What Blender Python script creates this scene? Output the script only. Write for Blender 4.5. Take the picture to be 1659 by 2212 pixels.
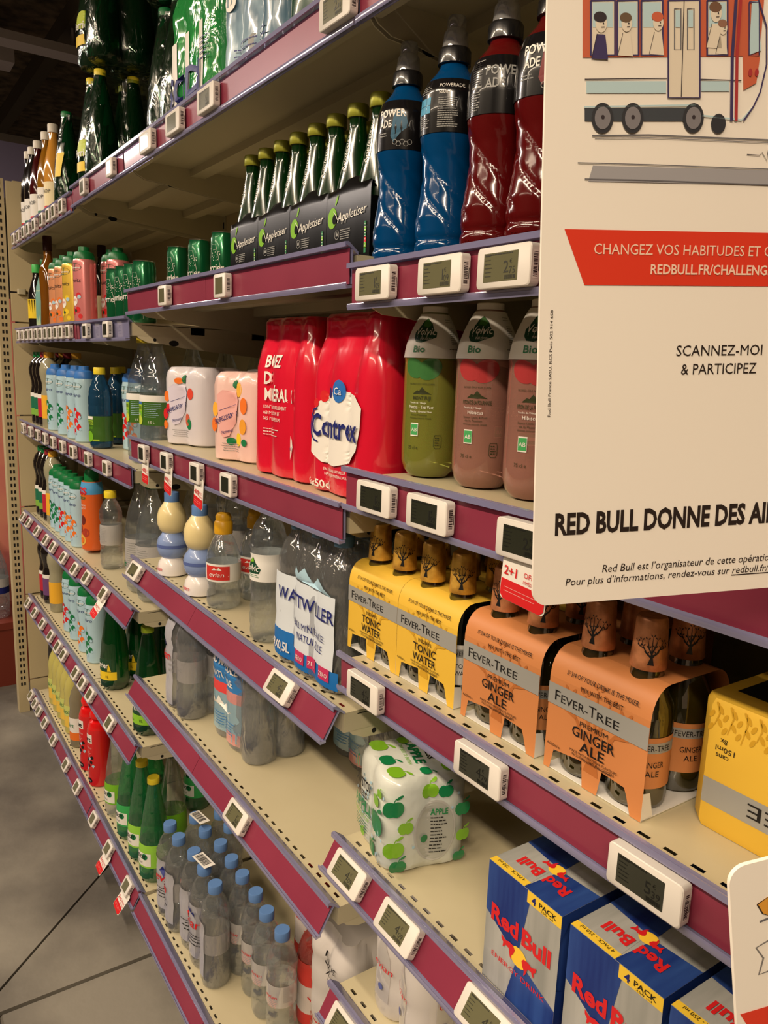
import bpy, math, random
import numpy as np
from mathutils import Matrix, Vector
from mathutils.geometry import tessellate_polygon
for o in list(bpy.data.objects): bpy.data.objects.remove(o)
SC = bpy.context.scene
COL = SC.collection
R = math.radians
rnd = random.Random(7)
# ------------------------------------------------------------------ camera
CAMZ = 1.5
F, CX, CY = 1661.0, 829.5, 1106.0
RGT = np.array([0.557428, 0.829406, 0.036876])
DWN = np.array([0.172996, -0.072597, -0.982243])
FWD = np.array([-0.812001, 0.553910, -0.183951])
cam = bpy.data.cameras.new('camera')
cam.sensor_fit = 'HORIZONTAL'; cam.sensor_width = 36.0; cam.lens = 36.0 * F / 1659.0
cam.clip_start = 0.02; cam.clip_end = 60
co = bpy.data.objects.new('camera', cam); COL.objects.link(co)
co.matrix_world = Matrix(((RGT[0], -DWN[0], -FWD[0], 0), (RGT[1], -DWN[1], -FWD[1], 0), (RGT[2], -DWN[2], -FWD[2], CAMZ), (0, 0, 0, 1)))
SC.camera = co
# ------------------------------------------------------------------ world, lamps, exposure
w = bpy.data.worlds.new('dim_room_light'); SC.world = w; w.use_nodes = True
w.node_tree.nodes['Background'].inputs[0].default_value = (1.0, .80, .58, 1)
w.node_tree.nodes['Background'].inputs[1].default_value = 0.022
def lamp(name, loc, size, power, col, rot=(0, 0, 0)):
    l = bpy.data.lights.new(name, 'AREA'); l.shape = 'RECTANGLE'; l.size, l.size_y = size
    l.energy = power; l.color = col
    o = bpy.data.objects.new(name, l); COL.objects.link(o); o.location = loc; o.rotation_euler = rot
WARM = (1.0, .81, .60); COOL = (1.0, .87, .78)
lamp('ceiling_lamp', (-6.0, -.75, 2.93), (1.1, .14), 20, COOL)
lamp('ceiling_lamp', (-4.1, -1.2, 2.93), (1.5, .14), 25, COOL)
lamp('ceiling_lamp', (-2.4, -1.2, 2.93), (1.5, .14), 27, WARM)
lamp('ceiling_lamp', (-.6, -1.2, 2.93), (1.5, .14), 27, WARM)
lamp('ceiling_lamp', (1.2, -1.2, 2.93), (1.5, .14), 54, WARM)
lamp('ceiling_lamp', (-1.2, -2.6, 2.93), (3.0, .14), 22, WARM)
SC.view_settings.view_transform = 'Standard'; SC.view_settings.look = 'None'
SC.view_settings.gamma = 1.0; SC.view_settings.use_curve_mapping = False
SC.view_settings.exposure = 0.74
SC.cycles.max_bounces = 9; SC.cycles.transmission_bounces = 8; SC.cycles.transparent_max_bounces = 14
SC.cycles.diffuse_bounces = 2; SC.cycles.glossy_bounces = 4
SC.cycles.caustics_reflective = False; SC.cycles.caustics_refractive = False
SC.cycles.sample_clamp_indirect = 4.0; SC.cycles.use_denoising = True
# ------------------------------------------------------------------ measuring helpers (photo ray -> place in the room)
def ray(px, py): return RGT * ((px - CX) / F) + DWN * ((py - CY) / F) + FWD
def on_y(px, py, y):
    d = ray(px, py); q = d * y / d[1]; return float(q[0]), float(q[2] + CAMZ)
def on_z(px, py, z):
    d = ray(px, py); q = d * (z - CAMZ) / d[2]; return float(q[0]), float(q[1])
def xat(px, y, z):
    """x of the upright line at depth y whose picture column at height z is px"""
    k = (px - CX) / F; zz = z - CAMZ
    return float(-(y * (RGT[1] - k * FWD[1]) + zz * (RGT[2] - k * FWD[2])) / (RGT[0] - k * FWD[0]))
# ------------------------------------------------------------------ materials
def lin(c):
    return tuple((v / 255 / 12.92 if v / 255 <= .04045 else ((v / 255 + .055) / 1.055) ** 2.4) for v in c) + (1.0,)
MATS = {}
def mat(name, col=(200, 200, 200), rough=.5, metal=0., trans=0., ior=1.45, coat=0., emit=0., spec=.5):
    if name in MATS: return MATS[name]
    m = bpy.data.materials.new(name); m.use_nodes = True
    b = m.node_tree.nodes['Principled BSDF']
    b.inputs['Base Color'].default_value = lin(col); b.inputs['Roughness'].default_value = rough
    b.inputs['Metallic'].default_value = metal; b.inputs['Transmission Weight'].default_value = trans
    b.inputs['IOR'].default_value = ior; b.inputs['Coat Weight'].default_value = coat
    b.inputs['Coat Roughness'].default_value = .05
    b.inputs['Specular IOR Level'].default_value = spec
    if emit:
        b.inputs['Emission Color'].default_value = lin(col); b.inputs['Emission Strength'].default_value = emit
    MATS[name] = m; return m
def noise_mix(m, col2, scale, lo=.4, hi=.6, bump=0., detail=4, stretch=(1, 1, 1), bscale=None):
    nt = m.node_tree; b = nt.nodes['Principled BSDF']
    tc = nt.nodes.new('ShaderNodeTexCoord'); mp = nt.nodes.new('ShaderNodeMapping'); mp.inputs['Scale'].default_value = stretch
    nz = nt.nodes.new('ShaderNodeTexNoise'); nz.inputs['Scale'].default_value = scale; nz.inputs['Detail'].default_value = detail
    nt.links.new(tc.outputs['Object'], mp.inputs[0]); nt.links.new(mp.outputs[0], nz.inputs['Vector'])
    if col2 is not None:
        rp = nt.nodes.new('ShaderNodeValToRGB'); rp.color_ramp.elements[0].position = lo; rp.color_ramp.elements[1].position = hi
        rp.color_ramp.elements[0].color = b.inputs['Base Color'].default_value[:]; rp.color_ramp.elements[1].color = lin(col2)
        nt.links.new(nz.outputs['Fac'], rp.inputs[0]); nt.links.new(rp.outputs[0], b.inputs['Base Color'])
    if bump:
        bp = nt.nodes.new('ShaderNodeBump'); bp.inputs['Strength'].default_value = bump; bp.inputs['Distance'].default_value = .004
        if bscale:
            n2 = nt.nodes.new('ShaderNodeTexNoise'); n2.inputs['Scale'].default_value = bscale; nt.links.new(mp.outputs[0], n2.inputs['Vector'])
            nt.links.new(n2.outputs['Fac'], bp.inputs['Height'])
        else: nt.links.new(nz.outputs['Fac'], bp.inputs['Height'])
        nt.links.new(bp.outputs[0], b.inputs['Normal'])
    return m
def clear(name, tint, gloss=.09, haze=0., hazecol=(220, 220, 220), bump=0., bscale=60, stretch=(1, 1, .35), refr=0., ior=1.33, rough=.04):
    """thin clear plastic: tinted see-through + sheen (+ haze, + refraction for filled bottles)"""
    if name in MATS: return MATS[name]
    m = bpy.data.materials.new(name); m.use_nodes = True; nt = m.node_tree; N = nt.nodes; L = nt.links
    N.remove(N['Principled BSDF']); out = N['Material Output']
    tr = N.new('ShaderNodeBsdfTransparent'); tr.inputs[0].default_value = lin(tint)
    gl = N.new('ShaderNodeBsdfGlossy'); gl.inputs['Roughness'].default_value = rough; gl.inputs[0].default_value = (1, 1, 1, 1)
    fr = N.new('ShaderNodeLayerWeight'); fr.inputs[0].default_value = .35
    mr = N.new('ShaderNodeMath'); mr.operation = 'MULTIPLY_ADD'; mr.inputs[1].default_value = .3; mr.inputs[2].default_value = gloss
    L.new(fr.outputs['Facing'], mr.inputs[0])
    base = tr.outputs[0]
    if refr:
        rf = N.new('ShaderNodeBsdfGlass'); rf.inputs['Color'].default_value = lin(tint); rf.inputs['IOR'].default_value = ior; rf.inputs['Roughness'].default_value = .02
        mx = N.new('ShaderNodeMixShader'); mx.inputs[0].default_value = refr; L.new(base, mx.inputs[1]); L.new(rf.outputs[0], mx.inputs[2]); base = mx.outputs[0]
    if haze:
        df = N.new('ShaderNodeBsdfDiffuse'); df.inputs[0].default_value = lin(hazecol)
        mx = N.new('ShaderNodeMixShader'); mx.inputs[0].default_value = haze; L.new(base, mx.inputs[1]); L.new(df.outputs[0], mx.inputs[2]); base = mx.outputs[0]
    mx = N.new('ShaderNodeMixShader'); L.new(mr.outputs[0], mx.inputs[0]); L.new(base, mx.inputs[1]); L.new(gl.outputs[0], mx.inputs[2])
    L.new(mx.outputs[0], out.inputs[0])
    if bump:
        tc = N.new('ShaderNodeTexCoord'); mp = N.new('ShaderNodeMapping'); mp.inputs['Scale'].default_value = stretch
        nz = N.new('ShaderNodeTexNoise'); nz.inputs['Scale'].default_value = bscale; nz.inputs['Detail'].default_value = 3; nz.inputs['Distortion'].default_value = 1.2
        bp = N.new('ShaderNodeBump'); bp.inputs['Strength'].default_value = bump; bp.inputs['Distance'].default_value = .01
        L.new(tc.outputs['Object'], mp.inputs[0]); L.new(mp.outputs[0], nz.inputs['Vector']); L.new(nz.outputs['Fac'], bp.inputs['Height'])
        L.new(bp.outputs[0], gl.inputs['Normal']); L.new(bp.outputs[0], fr.inputs['Normal'])
    MATS[name] = m; return m
def flat(c, rough=.45, coat=0.):
    return mat('ink_%d_%d_%d' % c + ('_coated' if coat else ''), c, rough, coat=coat)
# ------------------------------------------------------------------ mesh builder
TXT = {}
def glyphs(s, bold=0., shear=0.):
    k = (s, bold, shear)
    if k in TXT: return TXT[k]
    c = bpy.data.curves.new('t', 'FONT'); c.body = s; c.size = 1; c.resolution_u = 2; c.offset = bold; c.shear = shear
    o = bpy.data.objects.new('t', c); COL.objects.link(o)
    dg = bpy.context.evaluated_depsgraph_get(); dg.update()
    me = bpy.data.meshes.new_from_object(o.evaluated_get(dg))
    V = [(v.co.x, v.co.y) for v in me.vertices]; Fc = [tuple(p.vertices) for p in me.polygons]
    bpy.data.objects.remove(o); bpy.data.curves.remove(c); bpy.data.meshes.remove(me)
    if V:
        x0 = min(v[0] for v in V); x1 = max(v[0] for v in V)
        V = [(v[0] - x0, v[1]) for v in V]
    else: x1 = x0 = 0
    TXT[k] = (V, Fc, max(x1 - x0, 1e-6)); return TXT[k]
def plane(O, U, V, N):
    O, U, V, N = map(Vector, (O, U, V, N))
    return lambda u, v, e=0.: O + U * u + V * v + N * e
def front(y=0., z=0., x=0.): return plane((x, y, z), (1, 0, 0), (0, 0, 1), (0, -1, 0))
def side(x=0., z=0.): return plane((x, 0, z), (0, 1, 0), (0, 0, 1), (1, 0, 0))
def cyl(rf, a=0., c=(0, 0)):
    r0 = rf if not callable(rf) else None
    rr = (lambda z: rf) if r0 else rf
    rm = r0 or max(rr(z / 100) for z in range(1, 30))
    def f(u, v, e=0.):
        t = a + u / rm; q = rr(v) + e
        return Vector((c[0] + math.sin(t) * q, c[1] - math.cos(t) * q, v))
    return f
def interp(prof):
    P = sorted((z, r) for r, z in prof)
    Z = [p[0] for p in P]; Q = [p[1] for p in P]
    return lambda z: float(np.interp(z, Z, Q))
class MB:
    def __init__(s): s.v = []; s.f = []; s.m = []; s.mats = []; s.sm = []
    def mi(s, m):
        if m not in s.mats: s.mats.append(m)
        return s.mats.index(m)
    def add(s, V, Fc, m, smooth=True):
        n = len(s.v); k = s.mi(m); s.v += [tuple(v) for v in V]
        for f in Fc: s.f.append(tuple(i + n for i in f)); s.m.append(k); s.sm.append(smooth)
        return s
    def lathe(s, prof, m, n=28, c=(0, 0), rmod=None, caps=True, z0=0.):
        V = []
        for r, z in prof:
            for i in range(n):
                t = 2 * math.pi * i / n; q = r * (rmod(t, z) if rmod else 1)
                V.append((c[0] + math.sin(t) * q, c[1] - math.cos(t) * q, z + z0))
        Fc = [(j * n + i, j * n + (i + 1) % n, (j + 1) * n + (i + 1) % n, (j + 1) * n + i) for j in range(len(prof) - 1) for i in range(n)]
        if caps:
            Fc.append(tuple(range(n - 1, -1, -1))); Fc.append(tuple((len(prof) - 1) * n + i for i in range(n)))
        return s.add(V, Fc, m)
    def box(s, x0, x1, y0, y1, z0, z1, m, T=None):
        V = [(x, y, z) for x in (x0, x1) for y in (y0, y1) for z in (z0, z1)]
        if T: V = [T(*v) for v in V]
        return s.add(V, [(0, 1, 3, 2), (4, 6, 7, 5), (0, 4, 5, 1), (2, 3, 7, 6), (0, 2, 6, 4), (1, 5, 7, 3)], m, False)
    def rbox(s, w, d, h, r, m, c=(0, 0, 0), axis='z', n=4, ch=.0):
        """block with rounded edges about one axis; axis 'y' = rounded when seen from the front"""
        P = []
        a, b = (w, d) if axis == 'z' else (w, h) if axis == 'y' else (d, h)
        for qx, qy, t0 in ((1, 1, 0), (-1, 1, 90), (-1, -1, 180), (1, -1, 270)):
            for i in range(n + 1):
                t = R(t0 + 90 * i / n); P.append((qx * (a / 2 - r) + r * math.cos(t), qy * (b / 2 - r) + r * math.sin(t)))
        L = {'z': h, 'y': d, 'x': w}[axis]; k = len(P)
        lv = [(0, ch), (ch, 0), (L - ch, 0), (L, ch)] if ch else [(0, 0), (L, 0)]
        V = []
        for q, ins in lv:
            for x, y in P:
                sx = (1 - 2 * ins / a) if ins else 1; sy = (1 - 2 * ins / b) if ins else 1
                X, Y = x * sx, y * sy
                V.append((c[0] + X, c[1] + Y, c[2] + q) if axis == 'z' else (c[0] + X, c[1] - L / 2 + q, c[2] + Y) if axis == 'y' else (c[0] - L / 2 + q, c[1] + X, c[2] + Y))
        Fc = []
        for j in range(len(lv) - 1):
            for i in range(k):
                q = (j * k + i, j * k + (i + 1) % k, (j + 1) * k + (i + 1) % k, (j + 1) * k + i)
                Fc.append(q if axis != 'y' else q[::-1])
        e = tuple(range(k)); t = tuple((len(lv) - 1) * k + i for i in range(k))
        Fc += [e[::-1], t] if axis != 'y' else [e, t[::-1]]
        return s.add(V, Fc, m, True)
    def patch(s, u0, u1, v0, v1, mp, m, nu=1, nv=1, e=0.):
        V = [mp(u0 + (u1 - u0) * i / nu, v0 + (v1 - v0) * j / nv, e) for j in range(nv + 1) for i in range(nu + 1)]
        return s.add(V, [(j * (nu + 1) + i, j * (nu + 1) + i + 1, (j + 1) * (nu + 1) + i + 1, (j + 1) * (nu + 1) + i) for j in range(nv) for i in range(nu)], m)
    def poly(s, pts, mp, m, e=0., sub=0):
        pts = list(pts); tri = tessellate_polygon([[Vector((p[0], p[1], 0)) for p in pts]])
        for _ in range(sub):
            mid = {}; nt = []
            def md(a, b):
                k = (min(a, b), max(a, b))
                if k not in mid: mid[k] = len(pts); pts.append(((pts[a][0] + pts[b][0]) / 2, (pts[a][1] + pts[b][1]) / 2))
                return mid[k]
            for a, b, c in tri:
                x, y, z = md(a, b), md(b, c), md(c, a); nt += [(a, x, z), (x, b, y), (z, y, c), (x, y, z)]
            tri = nt
        F2 = []
        for a, b, c in tri:
            A, B, C = pts[a], pts[b], pts[c]
            cr = (B[0] - A[0]) * (C[1] - A[1]) - (B[1] - A[1]) * (C[0] - A[0])
            F2.append((a, b, c) if cr > 0 else (a, c, b))
        return s.add([mp(p[0], p[1], e) for p in pts], F2, m, False)
    def disc(s, cx, cy, rx, ry, mp, m, e=0., n=16, rot=0., sub=0):
        c, q = math.cos(rot), math.sin(rot); P = []
        for i in range(n):
            t = 2 * math.pi * i / n; x, y = rx * math.cos(t), ry * math.sin(t); P.append((cx + x * c - y * q, cy + x * q + y * c))
        if sub: return s.poly(P, mp, m, e, sub)
        V = [mp(cx, cy, e)] + [mp(p[0], p[1], e) for p in P]
        return s.add(V, [(0, 1 + i, 1 + (i + 1) % n) for i in range(n)], m, False)
    def stroke(s, pts, wd, mp, m, e=0.):
        V = []
        for i, p in enumerate(pts):
            a = pts[max(0, i - 1)]; b = pts[min(len(pts) - 1, i + 1)]; dx, dy = b[0] - a[0], b[1] - a[1]; L = math.hypot(dx, dy) or 1
            q = wd[i] if isinstance(wd, (list, tuple)) else wd
            V += [mp(p[0] + dy / L * q / 2, p[1] - dx / L * q / 2, e), mp(p[0] - dy / L * q / 2, p[1] + dx / L * q / 2, e)]
        return s.add(V, [(2 * i, 2 * i + 2, 2 * i + 3, 2 * i + 1) for i in range(len(pts) - 1)], m, False)
    def text(s, t, u, v, h, mp, m, w=None, al='c', e=.0006, bold=0., shear=0., rot=0., maxw=None):
        """lettering: cap height h, optional total width w, anchored at (u, v) on its baseline"""
        V, Fc, W = glyphs(t, bold, shear); k = h / .73; kx = (w / W) if w else k
        if maxw and W * kx > maxw: kx = maxw / W
        off = {'c': -W * kx / 2, 'l': 0, 'r': -W * kx}[al]; c, q = math.cos(rot), math.sin(rot)
        return s.add([mp(u + (x * kx + off) * c - y * k * q, v + (x * kx + off) * q + y * k * c, e) for x, y in V], Fc, m, False)
    def lines(s, u0, u1, v1, n, dv, h, mp, m, e=.0006, al='l', jit=.35):
        """rows of small print too small to read: broken dashes"""
        for i in range(n):
            L = (u1 - u0) * (1 - jit * rnd.random()); a = u0 if al == 'l' else u0 + (u1 - u0 - L) / 2
            x = a
            while x < a + L:
                q = h * rnd.uniform(1.2, 4); s.patch(x, min(x + q, a + L), v1 - i * dv - h, v1 - i * dv, mp, m, e=e); x += q + h * .5
        return s
    def bars(s, u0, u1, v0, v1, n, mp, ink, paper=None, e=.0006, vert=False):
        if paper: s.patch(u0, u1, v0, v1, mp, paper, e=e - .0002)
        x = 0.; P = []
        while x < n:
            q = rnd.choice((.5, .8, 1.3)); P.append((x, min(x + q, n))); x += q + rnd.choice((.4, .7, 1.1))
        for a, b in P:
            if vert: s.patch(u0 + (u1 - u0) * .1, u1 - (u1 - u0) * .1, v0 + (v1 - v0) * (.06 + .88 * a / n), v0 + (v1 - v0) * (.06 + .88 * b / n), mp, ink, e=e)
            else: s.patch(u0 + (u1 - u0) * (.06 + .88 * a / n), u0 + (u1 - u0) * (.06 + .88 * b / n), v0 + (v1 - v0) * .1, v1 - (v1 - v0) * .1, mp, ink, e=e)
        return s
    def mesh(s, name):
        me = bpy.data.meshes.new(name); me.from_pydata(s.v, [], s.f)
        for m in s.mats: me.materials.append(m)
        me.polygons.foreach_set('material_index', s.m); me.polygons.foreach_set('use_smooth', s.sm)
        me.update()
        try: me.set_sharp_from_angle(angle=R(38))
        except Exception: pass
        return me
# ------------------------------------------------------------------ things, parts
def link(name, me, parent=None, loc=None):
    o = bpy.data.objects.new(name, me); COL.objects.link(o)
    if parent is not None: o.parent = parent
    if loc: o.location = loc
    return o
def tag(o, label, cat, group=None):
    o['label'] = label; o['category'] = cat
    if group: o['group'] = group
    return o
def structure(name, mb, parent=None, **k):
    o = link(name, mb.mesh(name), parent)
    if parent is None: o['kind'] = 'structure'
    for a, b in k.items(): o[a] = b
    return o
class Kind:
    """a kind of thing: name, category and its parts [(part name, mesh, parent index or None, location, kind)]"""
    def __init__(s, name, cat): s.name = name; s.cat = cat; s.parts = []
    def part(s, name, mb, parent=None, loc=None, label=None, stuff=False):
        me = mb.mesh(name) if isinstance(mb, MB) else mb
        s.parts.append((name, me, parent, loc, label, stuff)); return len(s.parts) - 1
    def put(s, x, y, z, rz=0., label='', group=None, tilt=None, scale=None):
        t = bpy.data.objects.new(s.name, None); COL.objects.link(t); t.empty_display_size = .02
        t.location = (x, y, z); t.rotation_euler = tilt if tilt else (0, 0, rz)
        if scale: t.scale = scale
        tag(t, label, s.cat, group); made = []
        for nm, me, pr, loc, lb, st in s.parts:
            o = link(nm, me, t if pr is None else made[pr], loc)
            if lb: o['label'] = lb
            if st: o['kind'] = 'stuff'
            made.append(o)
        return t
ORD = ['first', 'second', 'third', 'fourth', 'fifth', 'sixth', 'seventh', 'eighth', 'ninth', 'tenth', 'eleventh', 'twelfth', 'thirteenth', 'fourteenth', 'fifteenth']
# ------------------------------------------------------------------ materials of the place
M_PAN = noise_mix(mat('beige_enamel', (205, 194, 160), .38, coat=.15), (196, 184, 150), 3, .35, .65, bump=.03)
M_PAN_E = mat('beige_enamel_edge', (190, 180, 150), .4)
M_PANEL = noise_mix(mat('beige_panel', (196, 180, 142), .5), (188, 172, 134), 1.5, .3, .7)
M_BRK = mat('bracket_enamel', (196, 186, 156), .45)
M_DARK = mat('dark_slot', (22, 19, 15), .9)
M_RED = noise_mix(mat('burgundy_strip', (142, 56, 76), .3, coat=.12, spec=.35), (132, 50, 70), 6, .3, .7)
M_RAIL = clear('lilac_clear_plastic', (212, 212, 232), gloss=.08, haze=.5, hazecol=(166, 164, 204), rough=.12)
M_RAILC = clear('clear_strip_cover', (235, 232, 245), gloss=.05, rough=.08)
M_WHITE = mat('white_plastic', (222, 216, 208), .42)
M_FLOOR = noise_mix(mat('concrete', (134, 128, 116), .6), (86, 81, 74), 1.7, .40, .60, bump=.25, detail=9, bscale=38)
M_JOINT = mat('joint_dirt', (52, 45, 38), .9)
M_CEIL = noise_mix(mat('dark_sprayed_ceiling', (128, 110, 90), .95), (70, 60, 49), 14, .35, .65, bump=.8, detail=8)
M_BEAM = mat('dark_beam', (92, 82, 70), .8)
M_LILAC = mat('grey_lilac_fascia', (132, 122, 148), .6)
M_BLACK = mat('black_print', (22, 20, 20), .5)
M_WALL = mat('dim_wall', (62, 55, 48), .8)
# ------------------------------------------------------------------ room
X0, X1, Y0, Y1, ZC = -8.0, 2.6, -3.2, 3.0, 3.2
# floor: slabs cast side by side, dirt-filled joints between them
fl = structure('floor', MB().box(X0, X1, Y0, Y1, -.08, -.012, M_JOINT))
def slab(x0, x1, y0, y1):
    g = .004
    b = MB(); V = [(x0 + g, y0 + g, -.01), (x1 - g, y0 + g, -.01), (x1 - g, y1 - g, -.01), (x0 + g, y1 - g, -.01)]
    W = [(v[0] + (.004 if i in (0, 3) else -.004), v[1] + (.004 if i < 2 else -.004), 0.) for i, v in enumerate(V)]
    b.add(V + W, [(4, 5, 6, 7), (0, 1, 5, 4), (1, 2, 6, 5), (2, 3, 7, 6), (3, 0, 4, 7)], M_FLOOR, False)
    o = link('slab', b.mesh('slab'), fl)
cell = []
xs = [X0, -6.2, -4.3, -1.74, .4, X1]; ys = [Y0, -1.6, .16, 1.9, Y1]
for i in range(len(xs) - 1):
    for j in range(len(ys) - 1):
        if not (i == 2 and j in (1, 2)): slab(xs[i], xs[i + 1], ys[j], ys[j + 1])
for P in ([(-4.296, -1.596), (-1.744, -1.596), (-1.744, .100), (-3.538, 1.896), (-4.296, 1.896)], [(-1.744, .110), (-1.744, 1.896), (-3.532, 1.896)]):      # slab cut by a diagonal joint
    n = len(P); b = MB().add([(x, y, z) for z in (-.01, 0.) for x, y in P], [tuple(range(n, 2 * n))] + [(i, (i + 1) % n, (i + 1) % n + n, i + n) for i in range(n)], M_FLOOR, False); link('slab', b.mesh('slab'), fl)
structure('ceiling', MB().box(X0, X1, Y0, Y1, ZC, ZC + .1, M_CEIL))
structure('wall_left', MB().box(X0 - .1, X0, Y0, Y1, -.08, ZC + .1, M_WALL))
structure('wall_right', MB().box(X1, X1 + .1, Y0, Y1, -.08, ZC + .1, M_WALL))
structure('wall_front', MB().box(X0, X1, Y0 - .1, Y0, -.08, ZC + .1, M_WALL))
structure('wall_back', MB().box(X0, X1, Y1, Y1 + .1, -.08, ZC + .1, M_WALL))
def beam(p, q, wd, z0, z1, m):
    p, q = Vector(p), Vector(q); d = (q - p).normalized(); n = Vector((-d.y, d.x)) * wd / 2
    b = MB(); V = [(v.x, v.y, z) for z in (z0, z1) for v in (p - n, q - n, q + n, p + n)]
    return b.add(V, [(3, 2, 1, 0), (4, 5, 6, 7), (0, 1, 5, 4), (1, 2, 6, 5), (2, 3, 7, 6), (3, 0, 4, 7)], m, False)
structure('trim_1', beam((-8, .99), (-3.4, 1.02), .07, 3.1, 3.199, M_BEAM))
structure('trim_2', beam((-7.9, 2.3), (-5.2, 2.3), .1, 3.05, 3.199, M_BEAM))
# lilac fascia on the far wall side, above the end panel
structure('trim_3', MB().box(-5.16, -5.0, .25, 2.4, 2.36, 2.66, M_LILAC))
structure('trim_4', MB().box(-5.2, -5.0, .25, 2.4, 2.66, 2.70, M_BEAM))
# cable tray and lamp housings under the ceiling
M_TRAY = mat('greyish_lilac_metal', (214, 206, 210), .5)
o = link('cable_tray', MB().box(-4.44, -4.32, -.2, 2.2, 2.96, 3.0, M_TRAY).mesh('cable_tray')); tag(o, 'pale grey metal cable tray hung under the dark ceiling', 'cable tray')
hang = MB()
for y in (-.1, 1.0, 2.1): hang.box(-4.385, -4.375, y, y + .01, 3.0, ZC, M_TRAY)
link('hanger', hang.mesh('hanger'), o)
K = Kind('ceiling_lamp', 'lamp')
K.part('housing', MB().box(-.78, .78, -.09, .09, 0, .05, M_TRAY)); K.part('diffuser', MB().box(-.75, .75, -.07, .07, -.004, 0, mat('lit_diffuser', (255, 226, 180), .5, emit=2.0)))
K.part('hanger', MB().box(-.5, -.49, -.005, .005, .05, .26, M_TRAY).box(.49, .5, -.005, .005, .05, .26, M_TRAY))
for x, y, l in ((-4.1, -1.2, 'long lamp housing nearest the far wall, over the aisle'), (-2.4, -1.2, 'second long lamp housing from the far wall, over the aisle'),
                (-.6, -1.2, 'third long lamp housing from the far wall, over the aisle'), (1.2, -1.2, 'fourth long lamp housing from the far wall, over the aisle'), (-6.0, -.75, 'lamp housing beyond the end panel of the shelves')):
    K.put(x, y, 2.94, 0, l, 'ceiling lamps over the aisle')
K.put(-1.2, -2.6, 2.94, 0, 'long lamp housing over the back of the aisle', 'ceiling lamps over the aisle')
o = link('lamp_box', MB().box(-4.78, -4.62, .1, .775, 2.955, 3.03, M_TRAY).mesh('lamp_box')); tag(o, 'short pale box light beside the cable tray, top left', 'lamp')
link('hanger', MB().box(-4.705, -4.695, .4, .41, 3.03, ZC, M_TRAY).mesh('hanger'), o)
# ------------------------------------------------------------------ end panel closing the aisle shelf, with perforated upright
ep = bpy.data.objects.new('gondola_end_panel', None); COL.objects.link(ep); ep.location = (-3.37, .5, 0)
tag(ep, 'beige end panel with perforated upright closing the far end of the shelves', 'shelf end')
link('wall_board', MB().box(-.03, -.02, .04, .55, .04, 2.15, M_PANEL).mesh('wall_board'), ep)
zs = [.06, .144, .52, .891, 1.263, 1.626, 1.74, 2.15]
for i in range(len(zs) - 1):
    b = MB().rbox(.55 - .012, .012, zs[i + 1] - zs[i] - .006, .004, M_PANEL)
    V = [(v[1] - .014, v[0] + .281, v[2] + zs[i]) for v in b.v]; b.v = V; b.f = [f[::-1] for f in b.f]
    if i == 5:
        for z in (1.655, 1.71): b.rbox(.004, .006, .022, .0019, M_DARK, (-.008, .085, z - .011))
    link('panel', b.mesh('panel'), ep)
up = MB().box(-.06, -.006, -.034, .006, 0, 2.15, M_PANEL); link('upright', up.mesh('upright'), ep)
sl = MB(); z = .12
while z < 2.13:
    for y in (-.0205, -.0085): sl.box(-.0075, -.0052, y - .0033, y + .0033, z, z + .0135, M_DARK)
    z += .0275
so = link('upright_slots', sl.mesh('upright_slots'), ep); so['kind'] = 'stuff'
link('hook', MB().rbox(.02, .03, .02, .005, M_BRK, (.004, .05, 1.73)).mesh('hook'), ep)
# ------------------------------------------------------------------ shelving
YF, YB = .535, .965         # front edge of the shelf pans, back panels
BAYS = {'far': (-3.345, -2.35), 'narrow': (-2.35, -1.845), 'middle': (-1.845, -.862), 'near': (-.862, .14)}
BN = {'far': 'far bay', 'narrow': 'narrow bay', 'middle': 'middle bay', 'near': 'nearest bay'}
# lip heights, tilt flag
SH = {('far', 0): 1.945, ('narrow', 0): 1.955, ('middle', 0): 1.955, ('near', 0): 1.955,
      ('far', 1): 1.597, ('narrow', 1): 1.595, ('far', 2): 1.247, ('narrow', 2): 1.247, ('far', 3): .882, ('narrow', 3): .893,
      ('far', 4): .530, ('narrow', 4): .530, ('middle', 1): 1.652, ('middle', 2): 1.320, ('middle', 3): 1.030, ('middle', 4): .721,
      ('near', 1): 1.625, ('near', 2): 1.370, ('near', 3): 1.115, ('near', 4): .840, ('near', 5): .595,
      ('far', 9): .112, ('narrow', 9): .112, ('middle', 9): .105, ('near', 9): .105}
LEV = {0: 'top', 1: 'second', 2: 'third', 3: 'fourth', 4: 'fifth', 5: 'sixth', 9: 'base'}
def tilted(k): return k[1] == 9 or k[1] >= 4 or (k[1] == 3 and k[0] != 'near')
def zpan(b, l): return SH[(b, l)] - .012
FACE = {}
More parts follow.
